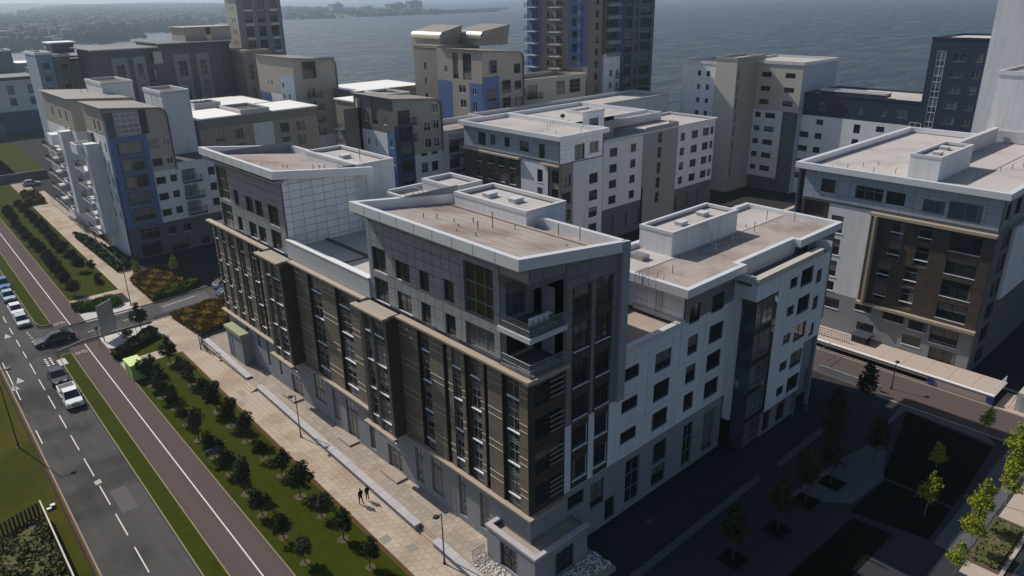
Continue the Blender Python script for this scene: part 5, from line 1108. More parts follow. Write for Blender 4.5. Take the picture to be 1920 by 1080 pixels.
# sports-field green and walls, far left
sheet('playing_field', [(-40, 236), (41, 234), (45, 306), (-40, 312)], .02, 'grass_dry' if 0 else 'grass_rich')
t = thing('garden_wall', 'long dark wall along the near side of the green field', 'wall', (0, 232, 0)); q = MB(); q.box(-40, 40, 231.4, 231.8, 0, 2.2); q.build('wall', 'slate', t)
t = thing('garden_wall', 'long dark wall along the far side of the green field', 'wall', (0, 309, 0)); q = MB(); q.box(-40, 44, 308, 308.4, 0, 5); q.build('wall', 'slate', t)

# boundary wall and railing of the street blocks
for i, (y0, y1, x) in enumerate(((136.5, 166.5, 31.3), (168, 200, 32.0))):
    t = thing('boundary_wall', 'cream wall with railing between promenade and balcony block, %s section' % ('nearer' if i == 0 else 'farther'), 'wall', (x, y0, 0), 'cream boundary walls')
    q = MB(); q.prism([(sx(x-2.2, y0), y0), (sx(x-1.95, y0), y0), (sx(x-1.95, y1), y1), (sx(x-2.2, y1), y1)], 0, .7); q.build('wall', 'cream', t)
    rail(t, [(sx(x-2.08, y0), y0, .7), (sx(x-2.08, y1), y1, .7)], .7, 'metal', posts=1.5, bars=2)

# courtyards: dark paving with pale path lines
sheet('courtyard', [(80, 47), (150, 47), (160, 86), (139, 87), (97, 82), (80, 82)], .01, 'asphalt_dark')
for x0, y0, x1_, y1 in ((100, 62, 150, 63), (100, 74, 152, 75), (112, 50, 113, 84), (128, 50, 129, 84), (142, 50, 143, 84)): sheet('courtyard_path', [(x0, y0), (x1_, y0), (x1_, y1), (x0, y1)], .02, 'dropped')
for x0, y0 in ((104, 65), (116, 65), (131, 65), (104, 77), (131, 77)): sheet('planting_bed', [(x0, y0), (x0+7, y0), (x0+7, y0+6), (x0, y0+6)], .03, 'rock')

# ------------------------------------------------------------------ plaza, right foreground
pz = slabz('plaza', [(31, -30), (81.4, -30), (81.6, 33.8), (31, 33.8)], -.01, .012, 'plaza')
sheet('ramp_road', [(81.6, -30), (88.4, -30), (88.4, 60), (82.2, 60)], .02, 'path')
q = MB(); q.box(81.3, 81.6, -30, 27.5, 0, .12); struct(q.build('kerb', 'kerb', off=(0, 0, 0)))
q = MB(); q.box(87.95, 88.2, 13, 40, 0, .12); struct(q.build('kerb', 'kerb', off=(0, 0, 0)))
sheet('pavement', [(88.2, -30), (93, -30), (93, 17.3), (88.2, 17.3)], .024, 'dropped')
t = thing('plaza_wall', 'long low kerb wall crossing the dark plaza parallel to the white wing', 'wall', (38, 28.4, 0))
q = MB(); q.box(38, 57.2, 28.2, 28.6, .01, .5); q.box(60.5, 76, 28.0, 28.4, .01, .5); q.build('wall', 'plaza_light', t)
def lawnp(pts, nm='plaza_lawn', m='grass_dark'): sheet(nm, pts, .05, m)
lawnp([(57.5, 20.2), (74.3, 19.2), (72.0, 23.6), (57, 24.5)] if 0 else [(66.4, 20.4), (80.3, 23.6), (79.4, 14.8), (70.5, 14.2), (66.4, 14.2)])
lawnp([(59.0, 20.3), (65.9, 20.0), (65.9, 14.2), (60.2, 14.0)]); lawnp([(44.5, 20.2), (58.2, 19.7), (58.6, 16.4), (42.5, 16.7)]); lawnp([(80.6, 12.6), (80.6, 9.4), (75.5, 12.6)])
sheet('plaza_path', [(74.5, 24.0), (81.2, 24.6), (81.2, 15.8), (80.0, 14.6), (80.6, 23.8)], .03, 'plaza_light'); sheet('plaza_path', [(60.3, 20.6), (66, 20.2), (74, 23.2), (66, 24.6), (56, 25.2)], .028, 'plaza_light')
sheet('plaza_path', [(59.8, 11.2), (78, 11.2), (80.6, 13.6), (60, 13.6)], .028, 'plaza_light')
for i, (x, y) in enumerate(((52.0, 23.6), (57.5, 23.8), (62.0, 23.6), (44, 26.3))):
    pass
for i, (x, y) in enumerate(((51.9, 23.5), (57.5, 23.7), (61.8, 23.3), (46.0, 24.2))):
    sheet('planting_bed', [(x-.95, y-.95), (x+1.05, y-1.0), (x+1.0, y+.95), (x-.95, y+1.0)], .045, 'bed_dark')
# sunlit pavement at the far right, bottom
sheet('pavement', [(58.0, -5), (85, -5), (79.5, 10.9), (58.0, 10.9)], .03, 'dropped')
sheet('shrub_bed', [(59.8, 8.6), (67.8, 8.6), (67.8, 11.1), (59.8, 11.1)], .04, 'mulch')
sheet('road', [(52, -20), (84, -20), (84, 8.3), (52, 8.3)], .034, 'asphalt_dark'); q = MB(); q.box(52, 84, 8.3, 8.45, 0, .14); struct(q.build('kerb', 'dropped', off=(0, 0, 0)))
# pebble bed and glass balustrade
pv = []; q = MB()
for i in range(1500):
    x, y = rnd.uniform(29.7, 38), rnd.uniform(30.5, 38.6)
    if x > 31.1 and y > 32.4: continue
    s_ = rnd.uniform(.07, .16); z = .42+rnd.uniform(0, .08); k = rnd.uniform(.7, 1.3)
    q.v_n = len(q.v); n = len(q.v)
    q.v += [(x-s_*k, y, z), (x, y-s_, z), (x+s_*k, y, z), (x, y+s_, z), (x, y, z+s_*.7), (x, y, z-s_*.3)]
    for f in ((0, 1, 4), (1, 2, 4), (2, 3, 4), (3, 0, 4), (0, 3, 5), (3, 2, 5), (2, 1, 5), (1, 0, 5)): q.f.append(tuple(n+j for j in f)); q.m.append(0)
o = q.build('pebble_bed', 'pebble', off=(0, 0, 0)); tag(o, 'bed of white pebbles round the foot of the low corner pod', 'pebbles'); o['kind'] = 'stuff'
t = thing('glass_balustrade', 'clear glass balustrade at the end of the terrace by the white pebbles', 'balustrade', (30, 38.8, .4))
rail(t, [(29.9, 38.6, .42), (31.2, 38.6, .42)], 1.0, 'metal', posts=1.3, bars=1, glass_=True); 

# ------------------------------------------------------------------ lamps
def lamp(x, y, h, label, lean=-.9, m='metal_dark', head=True):
    t = thing('street_lamp', label, 'street lamp', (x, y, 0), 'street lamps')
    q = MB(); q.tube((x, y, 0), (x, y, .5), .10, .09); q.tube((x, y, .5), (x, y, h), .065, .045); q.build('pole', m, t)
    q = MB(); q.tube((x, y, 0), (x, y, .05), .18); q.build('base', m, t)
    dx = lean
    q = MB(); q.tube((x, y, h-.05), (x+dx*.45, y, h), .04); q.build('arm', m, t)
    q = MB(); q.tube((x+dx*.6, y, h-.02), (x+dx*.6, y, h+.10), .30, .20, 14); q.tube((x+dx*.6, y, h-.1), (x+dx*.6, y, h-.02), .2, .30, 14); q.build('lamp_head', m, t)
    return t
lamp(28.25, 40.3, 5.1, 'slim dark lamp post on the promenade nearest the white pebbles')
lamp(28.7, 66.2, 5.2, 'slim dark lamp post on the promenade about half way along the block')
lamp(29.15, 95.4, 5.2, 'slim lamp post beside the curved end of the terrace railing')
lamp(27.25, 118.8, 7.6, 'slim lamp post on the promenade just beyond the side street', -.9)
lamp(31.0, 150, 5.0, 'slim lamp post among the shrubs at the foot of the balcony block')
lamp(39.6, 28.5, 4.8, 'pale lamp post in the dark plaza nearest the camera', .7)
lamp(64.7, 28.2, 4.8, 'pale lamp post in the dark plaza near the low wall gap', .7)
lamp(84.3, 26.9, 3.5, 'short lamp post standing beside the sunlit ramp road', .4)
lamp(5.88, 85.5, 9.0, 'tall road lamp on the grass verge at the left edge', 1.8)

# ------------------------------------------------------------------ signs and boxes
t = thing('billboard', 'large tilted hoarding seen from behind with ribbed grey panels at the junction', 'billboard', (21.4, 108, 0))
A, B_ = Vector((20.35, 107.4, 0)), Vector((22.5, 108.9, 0))
for k, Pp in enumerate((A, B_)):
    q = MB(); q.tube(Pp, Pp+Vector((0, 0, 5.4)), .07, k=6); q.build('post', 'metal', t)
for i in range(11):
    z = .85+i*.41; a = A+Vector((0, 0, z)); e = B_+Vector((0, 0, z)); n_ = Vector((-.05, .07, 0))
    q = MB(); q.quad(tuple(a), tuple(e), tuple(e+Vector((0, 0, .385))), tuple(a+Vector((0, 0, .385)))); q.quad(tuple(a+n_), tuple(e+n_), tuple(e+n_+Vector((0, 0, .385))), tuple(a+n_+Vector((0, 0, .385)))); q.quad(tuple(a+Vector((0, 0, .385))), tuple(e+Vector((0, 0, .385))), tuple(e+n_+Vector((0, 0, .385))), tuple(a+n_+Vector((0, 0, .385)))); q.build('panel_board', 'sign_grey', t)
q = MB()
for f in (0, .5, 1): p0 = A.lerp(B_, f)+Vector((-.1, .12, .6)); q.tube(p0, p0+Vector((0, 0, 4.8)), .05, k=5)
q.build('brace', 'metal', t)
t = thing('small_sign', 'small dark blank sign board on two thin legs in the lawn', 'sign', (19.9, 68, 0))
for x, y in ((19.25, 67.85), (20.6, 68.1)): q = MB(); q.tube((x, y, 0), (x, y, 1.75), .035, k=6); q.build('leg', 'metal', t)
q = MB(); q.prism([(19.2, 67.82), (20.65, 68.07), (20.64, 68.12), (19.19, 67.87)], 1.1, 1.78); q.build('board', 'sign_dark', t)
t = thing('utility_cabinet', 'lime green utility cabinet standing on the lawn beside the cycle path', 'cabinet', (20.3, 93.5, 0))
q = MB(); q.box(19.55, 21.1, 92.2, 94.9, .05, 2.05); q.build('body', 'lime_side', t); q = MB(); q.box(19.45, 21.2, 92.1, 95.0, 2.05, 2.2); q.build('lid', 'lime', t)
for y in (93.05, 93.95): q = MB(); q.box(19.52, 19.55, y-.012, y+.012, .15, 1.95); q.build('door_seam', 'hedge', t)
t = thing('round_sign', 'small round traffic sign on a thin pole at the cycle crossing', 'sign', (19.6, 107, 0)); q = MB(); q.tube((19.6, 106.9, 0), (19.6, 106.9, 2.4), .035, k=6); q.build('pole', 'metal_dark', t); q = MB(); q.tube((19.6, 106.86, 2.5), (19.6, 106.92, 2.5), .28, k=14); q.build('sign_face', 'sign_dark', t)
t = thing('signpost', 'thin grey signpost beside the hoarding on the far side of the junction', 'post', (24.6, 107.5, 0)); q = MB(); q.tube((24.3, 106.4, 0), (24.3, 106.4, 4.2), .04, k=6); q.build('pole', 'metal', t)
t = thing('planter_rubble', 'pile of white plastic debris behind the timber fence', 'debris', (4.2, 68.5, 0))
q = MB()
for i in range(10):
    a = Vector((4.2+rnd.uniform(-.5, .5), 68.6+rnd.uniform(-.7, .5), .3+rnd.uniform(0, .3))); s_ = rnd.uniform(.15, .4)
    q.poly([tuple(a+Vector((rnd.uniform(-s_, s_), rnd.uniform(-s_, s_), rnd.uniform(-.1, .25)))) for _ in range(4)])
q.build('sheet', 'plastic_white', t)
t = thing('litter', 'small white and grey litter bag on the verge by the kerb', 'litter', (6.0, 71.5, 0)); q = MB(); q.box(5.9, 6.3, 71.4, 71.8, 0, .3); q.box(5.55, 5.95, 71.2, 71.5, 0, .2); q.build('bag', 'car_silver', t)

# timber fence at the bottom left
t = thing('timber_fence', 'dark close-set timber fence round rough ground at the bottom left', 'fence', (5.3, 70, 0), None)
F0, F1 = Vector((5.15, 70.6, 0)), Vector((-7, 66.5, 0)); L = (F1-F0).length; n = int(L/.34)
q = MB(); q.box(-.09, .09, -.03, .03, 0, 1.75); pm = q.mesh('paling', 'timber')
for i in range(n):
    p = F0.lerp(F1, i/n)
    if i < 110: o = link('paling', pm, t, (p.x, p.y, 0)); o.rotation_euler = (0, 0, math.atan2((F1-F0).y, (F1-F0).x))
for zz in (.4, 1.4):
    q = MB(); q.tube(F0+Vector((0, -.05, zz)), F1+Vector((0, -.05, zz)), .05, k=4); q.build('rail', 'timber', t)
G0, G1 = F0, Vector((4.75, 50, 0)); n = int((G1-G0).length/.28)
for i in range(n):
    p = G0.lerp(G1, i/n); o = link('paling', pm, t, (p.x, p.y, 0)); o.rotation_euler = (0, 0, math.atan2((G1-G0).y, (G1-G0).x))
q = MB(); q.prism([(5.1, 70.6), (5.22, 70.6), (4.82, 50), (4.70, 50)], 1.75, 1.83); q.build('top_rail', 'timber_pale', t)

# ------------------------------------------------------------------ vegetation
def leafmesh(name, m, blobs, n, size, seed):
    rr = random.Random(seed); q = MB()
    tot = sum(b_[3]*b_[4] for b_ in blobs)
    for (cx, cy, cz, rx, rz) in blobs:
        k = int(n*rx*rz/tot)
        # twig clumps
        cl = [(rr.gauss(0, 1), rr.gauss(0, 1), rr.gauss(0, 1)) for _ in range(max(3, k//14))]
        for c in cl:
            L = math.sqrt(sum(v*v for v in c)) or 1; f = rr.uniform(.45, 1.0)
            px, py, pz = cx+c[0]/L*rx*f, cy+c[1]/L*rx*f, cz+c[2]/L*rz*f
            for _ in range(14):
                x, y, z = px+rr.gauss(0, .14)*rx*1.1, py+rr.gauss(0, .14)*rx*1.1, pz+rr.gauss(0, .13)*rz*1.1
                s_ = size*rr.uniform(.6, 1.3); a = Vector((rr.gauss(0, 1), rr.gauss(0, 1), rr.gauss(0, 1))).normalized(); e = a.orthogonal().normalized()*s_; a2 = a.cross(e.normalized())*s_*.7
                p = Vector((x, y, z)); q.quad(tuple(p-e), tuple(p-a2), tuple(p+e), tuple(p+a2))
    return q.mesh(name, m)
def trunkmesh(h, blobs, m, seed, r0=.055):
    rr = random.Random(seed); q = MB(); lean = (rr.uniform(-.12, .12), rr.uniform(-.12, .12))
    top = (lean[0], lean[1], h); q.tube((0, 0, 0), (lean[0]*.5, lean[1]*.5, h*.5), r0, r0*.8, 6); q.tube((lean[0]*.5, lean[1]*.5, h*.5), top, r0*.8, r0*.35, 6)
    for (cx, cy, cz, rx, rz) in blobs:
        for _ in range(3):
            q.tube((lean[0]*.6, lean[1]*.6, h*.55), (cx+rr.uniform(-.5, .5)*rx, cy+rr.uniform(-.5, .5)*rx, cz+rr.uniform(-.3, .5)*rz), r0*.4, r0*.12, 4)
    return q.mesh('trunk', m)
def variants(kind, count, m, bark, mk, n, size):
    V = []
    for i in range(count):
        rr = random.Random(hash((kind, i)) % 1000+i*7); rr = random.Random(len(kind)*100+i)
        bl = mk(rr); V.append((trunkmesh(max(b_[2] for b_ in bl), bl, bark, i), leafmesh('crown', m, bl, n, size, i+50)))
    return V
mk_young = lambda rr: [(rr.uniform(-.25, .25), rr.uniform(-.25, .25), rr.uniform(1.5, 1.9), rr.uniform(.62, .85), rr.uniform(.55, .8)), (rr.uniform(-.3, .3), rr.uniform(-.3, .3), rr.uniform(2.2, 2.7), rr.uniform(.4, .6), rr.uniform(.45, .7)), (rr.uniform(-.5, .5), rr.uniform(-.5, .5), rr.uniform(1.3, 2.2), rr.uniform(.4, .65), rr.uniform(.4, .6)), (rr.uniform(-.6, .6), rr.uniform(-.6, .6), rr.uniform(1.2, 1.9), rr.uniform(.35, .6), rr.uniform(.35, .5))]
mk_round = lambda rr: [(0, 0, 2.0, 1.25, 1.15), (rr.uniform(-.4, .4), rr.uniform(-.4, .4), 2.4, .9, .9), (rr.uniform(-.6, .6), rr.uniform(-.6, .6), 1.6, .8, .7)]
mk_bright = lambda rr: [(0, 0, 3.0, 1.15, 1.1), (rr.uniform(-.4, .4), rr.uniform(-.4, .4), 4.3, .8, .9), (rr.uniform(-.8, .8), rr.uniform(-.8, .8), 2.7, .7, .6), (rr.uniform(-.2, .2), rr.uniform(-.2, .2), 5.1, .4, .6)]
VY = variants('young', 8, 'leaf_dark', 'bark', mk_young, 2000, .085)
VG = variants('youngg', 4, 'leaf_grey', 'bark', mk_young, 1700, .085)
VR = variants('roundt', 4, 'leaf_plum', 'bark', mk_round, 2600, .12)
VB = variants('bright', 4, 'leaf_bright', 'bark_pale', mk_bright, 1500, .11)
VP = variants('plazatree', 2, 'leaf_dark', 'bark', mk_bright, 1300, .15)
VX = variants('redtree', 1, 'leaf_red', 'bark', mk_bright, 1500, .13)
mulch_me = None
def tree(x, y, V, label, group, s_=1.0, z=.05, mulch=False, sz=None):
    t = link('tree', None, None, (x, y, z)); tag(t, label, 'tree', group); k = rnd.randrange(len(V))
    t.rotation_euler = (rnd.uniform(-.07, .07), rnd.uniform(-.07, .07), rnd.uniform(0, 6.28)); t.scale = (s_, s_, sz or s_)
    for nm, me in (('trunk', V[k][0]), ('crown', V[k][1])):
        o = bpy.data.objects.new(nm, me); C.objects.link(o); o.parent = t
    if mulch:
        q = MB(); pts = [(math.cos(a)*rnd.uniform(.36, .55), math.sin(a)*rnd.uniform(.36, .55)) for a in [i*2*PI/12 for i in range(12)]]; q.prism(pts, 0, .03)
        o = bpy.data.objects.new('mulch_ring', q.mesh('mulch_ring', 'mulch')); C.objects.link(o); o.parent = t
ordn = ['first', 'second', 'third', 'fourth', 'fifth', 'sixth', 'seventh', 'eighth', 'ninth', 'tenth', 'eleventh', 'twelfth', 'thirteenth', 'fourteenth', 'fifteenth', 'sixteenth']
A_ = [(19.8, 48.4), (19.9, 52.5), (19.9, 56.7), (20.2, 60.7), (20.3, 65.0), (20.3, 68.8), (20.4, 73.2), (20.45, 77.4), (20.8, 81.7), (20.7, 85.5), (20.9, 89.4)]
B2 = [(23.45, 44.2), (23.65, 48.7), (23.75, 52.8), (23.7, 56.8), (23.95, 61.1), (23.95, 65.1), (24.0, 69.4), (24.05, 73.6), (24.2, 77.7), (24.3, 81.9), (24.45, 86.1), (24.4, 89.6), (24.6, 94.0)]
for i, p in enumerate(A_): tree(*p, VG if i % 3 == 0 else VY, 'young mulched tree, %s from the near end of the cycle path row' % ordn[i], 'young trees on the lawn', rnd.choice((.82, .95, 1.05, 1.2, 1.3)), mulch=True)
for i, p in enumerate(B2): tree(*p, VG if i % 4 == 2 else VY, 'young mulched tree, %s from the near end of the promenade row' % ordn[i], 'young trees on the lawn', rnd.choice((.85, .98, 1.1, 1.25, 1.35)), mulch=True)
U = [(26.07, 141.7), (26.2, 147.6), (26.3, 154.1), (26.2, 158.0), (26.4, 162.2), (26.6, 166.5), (26.9, 170.3), (27.0, 174.8), (27.0, 180.5), (27.2, 185.3), (27.3, 191.4), (27.3, 197.2)]
UL = [(21.9, 129.5), (22.05, 135.0), (22.2, 139.5), (22.4, 143.0), (22.45, 146.8), (22.6, 150.5), (22.8, 156.4), (22.9, 161.2), (22.8, 166.2), (23.0, 172.5), (22.9, 178.0), (23.6, 184.0), (23.7, 188.1), (23.8, 192.7)]
for i, p in enumerate(U): tree(p[0]-.4, p[1], VR, 'round bushy tree, %s from the side street in the promenade row' % ordn[i], 'round trees in two rows up the street', rnd.uniform(.78, .92))
for i, p in enumerate(UL): tree(*p, VR, 'round bushy tree, %s from the side street in the cycle path row' % ordn[i], 'round trees in two rows up the street', rnd.uniform(.76, .9))
tree(25.4, 127.6, VX, 'small red-leaved tree with a bare trunk at the paved cross path', None, .62)
tree(25.4, 108.0, VY, 'small dark conifer-like tree at the corner of the hedge by the side street', None, 1.35)
tree(22.6, 104.6, VG, 'small thin grey-green shrub tree beside the hoarding posts', None, .8)
tree(27.2, 139.0, VY, 'small shrub tree at the end of the balcony block wall', None, .8)
tree(31.8, 131.0, VB, 'yellow-green young tree by the boundary wall end', None, .6); tree(37.0, 127.0, VB, 'slim pale tree behind the brown shrub bed', None, .7)
PLZ = [(61.0, 11.06, 1.1, 'sunlit yellow-green tree with a pale trunk at the edge of the shrub bed'), (57.4, 11.0, .78, 'small sunlit tree nearest the bottom edge of the picture'), (64.6, 11.8, 1.15, 'sunlit tree standing behind the one in the shrub bed'), (69.8, 11.0, 1.1, 'sunlit tree by the paved strip near the right edge'), (73.6, 11.6, 1.1, 'sunlit tree at the right edge of the picture'), (77.6, 12.6, 1.05, 'sunlit tree farthest up the right edge'), (63.3, 15.5, 1.0, 'lone tree catching the sun between two dark plaza lawns'), (70.8, 17.2, .75, 'small half-lit tree within the large dark lawn'), (81.0, 16.2, .8, 'small sunlit tree on the kerb of the ramp road')]
for x, y, s_, lb in PLZ: tree(x, y, VB, lb, 'sunlit young trees of the plaza', s_*.8)
for i, (x, y) in enumerate(((52, 23.5), (57.5, 23.7), (61.8, 23.4), (46.0, 24.2), (70, 27), (77.5, 27.5), (68, 22), (66.5, 26))): tree(x, y, VP, 'shaded dark tree in the gloomy plaza, %s' % ('in the second planting bed', 'in the third planting bed', 'in the farthest planting bed', 'in the nearest planting bed', 'beyond the low wall gap', 'tallest beside the ramp wall end', 'by the crossing of the pale paths', 'between low wall and pale path')[i], 'shaded trees of the plaza', 1.0)
# clipped hedges and shrub beds (leafy masses)
def mass(name, poly, h, m, n, size, label, cat, seed=1, core=None):
    rr = random.Random(seed); xs = [p[0] for p in poly]; ys = [p[1] for p in poly]
    def inside(x, y):
        c = False; j = len(poly)-1
        for i in range(len(poly)):
            if (poly[i][1] > y) != (poly[j][1] > y) and x < (poly[j][0]-poly[i][0])*(y-poly[i][1])/(poly[j][1]-poly[i][1])+poly[i][0]: c = not c
            j = i
        return c
    cx, cy = sum(xs)/len(xs), sum(ys)/len(ys)
    q = MB(); q.prism([(cx+(p[0]-cx)*.93, cy+(p[1]-cy)*.93) for p in poly], 0, h*.72)
    k = 0
    while k < n:
        x, y = rr.uniform(min(xs), max(xs)), rr.uniform(min(ys), max(ys))
        if not inside(x, y): continue
        z = h*(.78+.28*math.sin(x*1.9+seed)*math.cos(y*1.3)*.8)*rr.uniform(.75, 1.05) if rr.random() < .75 else rr.uniform(.1, 1)*h
        s_ = size*rr.uniform(.6, 1.4); a = Vector((rr.gauss(0, .7), rr.gauss(0, .7), rr.gauss(0, 1))).normalized(); e = a.orthogonal().normalized()*s_; a2 = a.cross(e.normalized())*s_
        p = Vector((x, y, z)); q.quad(tuple(p-e), tuple(p-a2), tuple(p+e), tuple(p+a2)); k += 1
    o = q.build(name, m, off=(0, 0, 0)); tag(o, label, cat); o['kind'] = 'stuff'
mass('hedge', [(19.9, 122.4), (20.3, 124.6), (26.2, 123.4), (26.6, 120.4), (25.2, 119.6), (21, 121.2)], .9, 'hedge', 5000, .10, 'low green clipped hedge behind the hoarding north of the junction', 'hedge', 3)
mass('hedge', [(19.6, 99.6), (19.6, 101.8), (23.5, 104.6), (26.4, 107.2), (26.9, 105.2), (26.0, 103.2), (22.6, 101.4)], 1.0, 'hedge_dark', 6000, .10, 'curved dark hedge on the lawn corner south of the junction', 'hedge', 5)
mass('shrub_bed', [(30.2, 129.0), (32.5, 133.5), (36.5, 131.5), (37.5, 124.5), (36, 118.6), (30.0, 117.3)], 1.0, 'rust_shrub', 14000, .09, 'brown and green shrub bed north of the side street', 'shrubs', 7)
mass('hedge', [(30.2, 117.4), (36.4, 118.6), (39.0, 121.2), (38, 122.4), (31, 119.6)], 1.1, 'hedge', 3500, .12, 'green hedge strip along the kerb of the side street', 'hedge', 8)
mass('shrub_bed', [(29.9, 109.6), (37.4, 111.2), (41.5, 109.5), (39.5, 102.4), (36.5, 101.2), (30.5, 99.4)], .9, 'rust_shrub', 20000, .09, 'rust-brown shrub bed between side street and the curved railing', 'shrubs', 9)
mass('rough_vegetation', [(-12, 48), (4.5, 48), (4.95, 70.0), (-8, 65.6)], .9, 'scrub', 22000, .16, 'rough weeds and scrub inside the timber fence', 'weeds', 11)
mass('shrub_bed', [(28.9, 200), (32.8, 200), (33.5, 214), (29.8, 212)], 1.4, 'rust_shrub', 2500, .2, 'yellow-brown shrubs at the far end of the promenade', 'shrubs', 12)
mass('shrub_bed', [(30.2, 136), (33.9, 136.5), (33.9, 140.5), (31.5, 165), (30.2, 165)], 1.2, 'hedge_dark', 3500, .16, 'dark shrubs between boundary wall and balcony block', 'shrubs', 13)
mass('ground_cover', [(60.2, 8.8), (67.4, 8.8), (67.4, 10.8), (60.2, 10.8)], .25, 'scrub', 500, .12, 'low sparse plants in the sunlit mulch bed at the bottom right', 'plants', 14)

# ------------------------------------------------------------------ vehicles
def car(x, y, rz, paint, label, kind='hatch', s_=1.0, group='cars by the kerb'):
    """front faces local -Y"""
    t = link('parked_car', None, None, (x, y, .02)); tag(t, label, 'car' if kind != 'pickup' else 'pickup truck', group); t.rotation_euler = (0, 0, rz); t.scale = (s_, s_, s_)
    def part(name, q, m, parent=t, smooth=False, loc=(0, 0, 0)):
        o = bpy.data.objects.new(name, q.mesh(name, m, (0, 0, 0), smooth)); C.objects.link(o); o.parent = parent; o.location = loc; return o
    if kind == 'hatch': L, W, prof = 4.1, .86, [(-2.05, .35, .60, .80), (-1.95, .25, .72, .84), (-1.1, .22, .86, .86), (1.5, .22, .92, .86), (1.95, .28, .88, .82), (2.05, .40, .70, .78)]; roofp = [(-1.05, .90, .78), (-.35, 1.42, .64), (1.0, 1.46, .62), (1.75, 1.0, .72)]
    elif kind == 'sedan': L, W, prof = 4.6, .9, [(-2.3, .35, .58, .78), (-2.15, .25, .70, .86), (-1.1, .22, .86, .9), (1.5, .22, .94, .9), (2.2, .28, .92, .84), (2.3, .42, .78, .80)]; roofp = [(-1.15, .90, .80), (-.3, 1.38, .64), (.9, 1.40, .62), (1.95, .98, .72)]
    else: L, W, prof = 5.2, .92, [(-2.6, .45, .75, .84), (-2.45, .32, .95, .9), (-1.5, .30, 1.08, .92), (-.2, .30, 1.12, .92), (2.55, .34, 1.10, .92), (2.6, .45, 1.08, .90)]; roofp = [(-1.5, 1.12, .84), (-.75, 1.74, .70), (.35, 1.78, .70), (.62, 1.14, .84)]
    q = MB(); n = len(prof)
    for yy, zb, zt_, hw in prof:
        q.v += [(-hw, yy, zb), (-hw-.03, yy, (zb+zt_)/2), (-hw+.05, yy, zt_), (hw-.05, yy, zt_), (hw+.03, yy, (zb+zt_)/2), (hw, yy, zb)]
    for i in range(n-1):
        for j in range(6): k = (j+1) % 6; q.f.append((i*6+j, i*6+k, (i+1)*6+k, (i+1)*6+j)); q.m.append(0)
    q.f.append((5, 4, 3, 2, 1, 0)); q.m.append(0); q.f.append(tuple((n-1)*6+j for j in range(6))); q.m.append(0)
    body = part('body', q, paint)
    c = MB(); k0 = roofp; 
    for yy, zz, hw in k0: c.v += [(-hw, yy, zz), (hw, yy, zz)]
    c.v += [(-k0[0][2], k0[0][0], k0[0][1]-.02), (k0[0][2], k0[0][0], k0[0][1]-.02)]
    c2 = MB(); c2.poly([(-k0[1][2], k0[1][0], k0[1][1]), (k0[1][2], k0[1][0], k0[1][1]), (k0[2][2], k0[2][0], k0[2][1]), (-k0[2][2], k0[2][0], k0[2][1])])
    c2.v = [(a, b_, z+.012) for a, b_, z in c2.v]
    for sgn in (-1, 1):   # pillars
        for (a, e) in ((0, 1), (2, 3)):
            p = (sgn*(k0[a][2]), k0[a][0], k0[a][1]); r_ = (sgn*(k0[e][2]), k0[e][0], k0[e][1]); c2.tube(p, r_, .04, k=4)
        c2.tube((sgn*k0[1][2], k0[1][0], k0[1][1]), (sgn*k0[2][2], k0[2][0], k0[2][1]), .04, k=4)
        ym = (k0[1][0]+k0[2][0])/2; c2.tube((sgn*(k0[1][2]+.01), ym, k0[1][1]), (sgn*(k0[0][2]+.02), ym, k0[0][1]), .035, k=4)
    part('roof', c2, paint)
    for nm, idx in (('windscreen', (0, 1)), ('rear_window', (2, 3))):
        g_ = MB(); a, e = idx; g_.quad((-k0[a][2], k0[a][0], k0[a][1]), (k0[a][2], k0[a][0], k0[a][1]), (k0[e][2], k0[e][0], k0[e][1]), (-k0[e][2], k0[e][0], k0[e][1])); part(nm, g_, 'car_glass')
    for sgn in (-1, 1):
        g_ = MB(); g_.poly([(sgn*p[2], p[0], p[1]) for p in k0]); part('side_window', g_, 'car_glass')
    for sx_ in (-1, 1):
        for yy in (-L/2+.75, L/2-.8):
            wv = MB(); wv.tube((sx_*(W-.18), yy, .33), (sx_*(W+.03), yy, .33), .33, k=16); wo = part('wheel', wv, 'tyre')
            rv = MB(); rv.tube((sx_*(W+.02), yy, .33), (sx_*(W+.045), yy, .33), .2, k=12); part('rim', rv, 'rim', wo)
        hl = MB(); hl.box(sx_*.45-.2, sx_*.45+.2, -L/2-.02, -L/2+.12, .56 if kind != 'pickup' else .75, .70 if kind != 'pickup' else .92); part('headlight', hl, 'lamp_lens')
        tl = MB(); tl.box(sx_*.62-.14, sx_*.62+.14, L/2-.1, L/2+.02, .68, .86); part('tail_light', tl, 'tail_red')
        mr = MB(); mr.box(sx_*(W+.08)-.09, sx_*(W+.08)+.09, k0[0][0]+.25, k0[0][0]+.42, .92 if kind != 'pickup' else 1.15, 1.06 if kind != 'pickup' else 1.32); part('mirror', mr, 'car_dark')
    gr = MB(); gr.box(-.4, .4, -L/2-.015, -L/2+.05, .42 if kind != 'pickup' else .6, .52 if kind != 'pickup' else .74); part('grille', gr, 'tyre')
    if kind == 'pickup':
        bd = MB(); bd.box(-.78, .78, .72, 2.48, 1.0, 1.115); part('cargo_bed', bd, 'bed_liner')
        bs = MB()
        for a in ((-.92, -.80, .68, 2.6), (.80, .92, .68, 2.6), (-.8, .8, 2.5, 2.6)): bs.box(*a, 1.05, 1.35)
        part('bed_side', bs, 'car_white'); tp = MB(); tp.box(-.74, .74, 1.3, 2.45, 1.13, 1.33); part('tool_box', tp, 'bed_liner')
        pl = MB(); pl.box(-.25, .25, -2.64, -2.6, .5, .62); part('number_plate', pl, 'paint')
    return t
SR = -R_(1.5)
car(12.62, 92.3, SR, 'car_white', 'white pickup truck with open load bed parked at the kerb', 'pickup', 1.0)
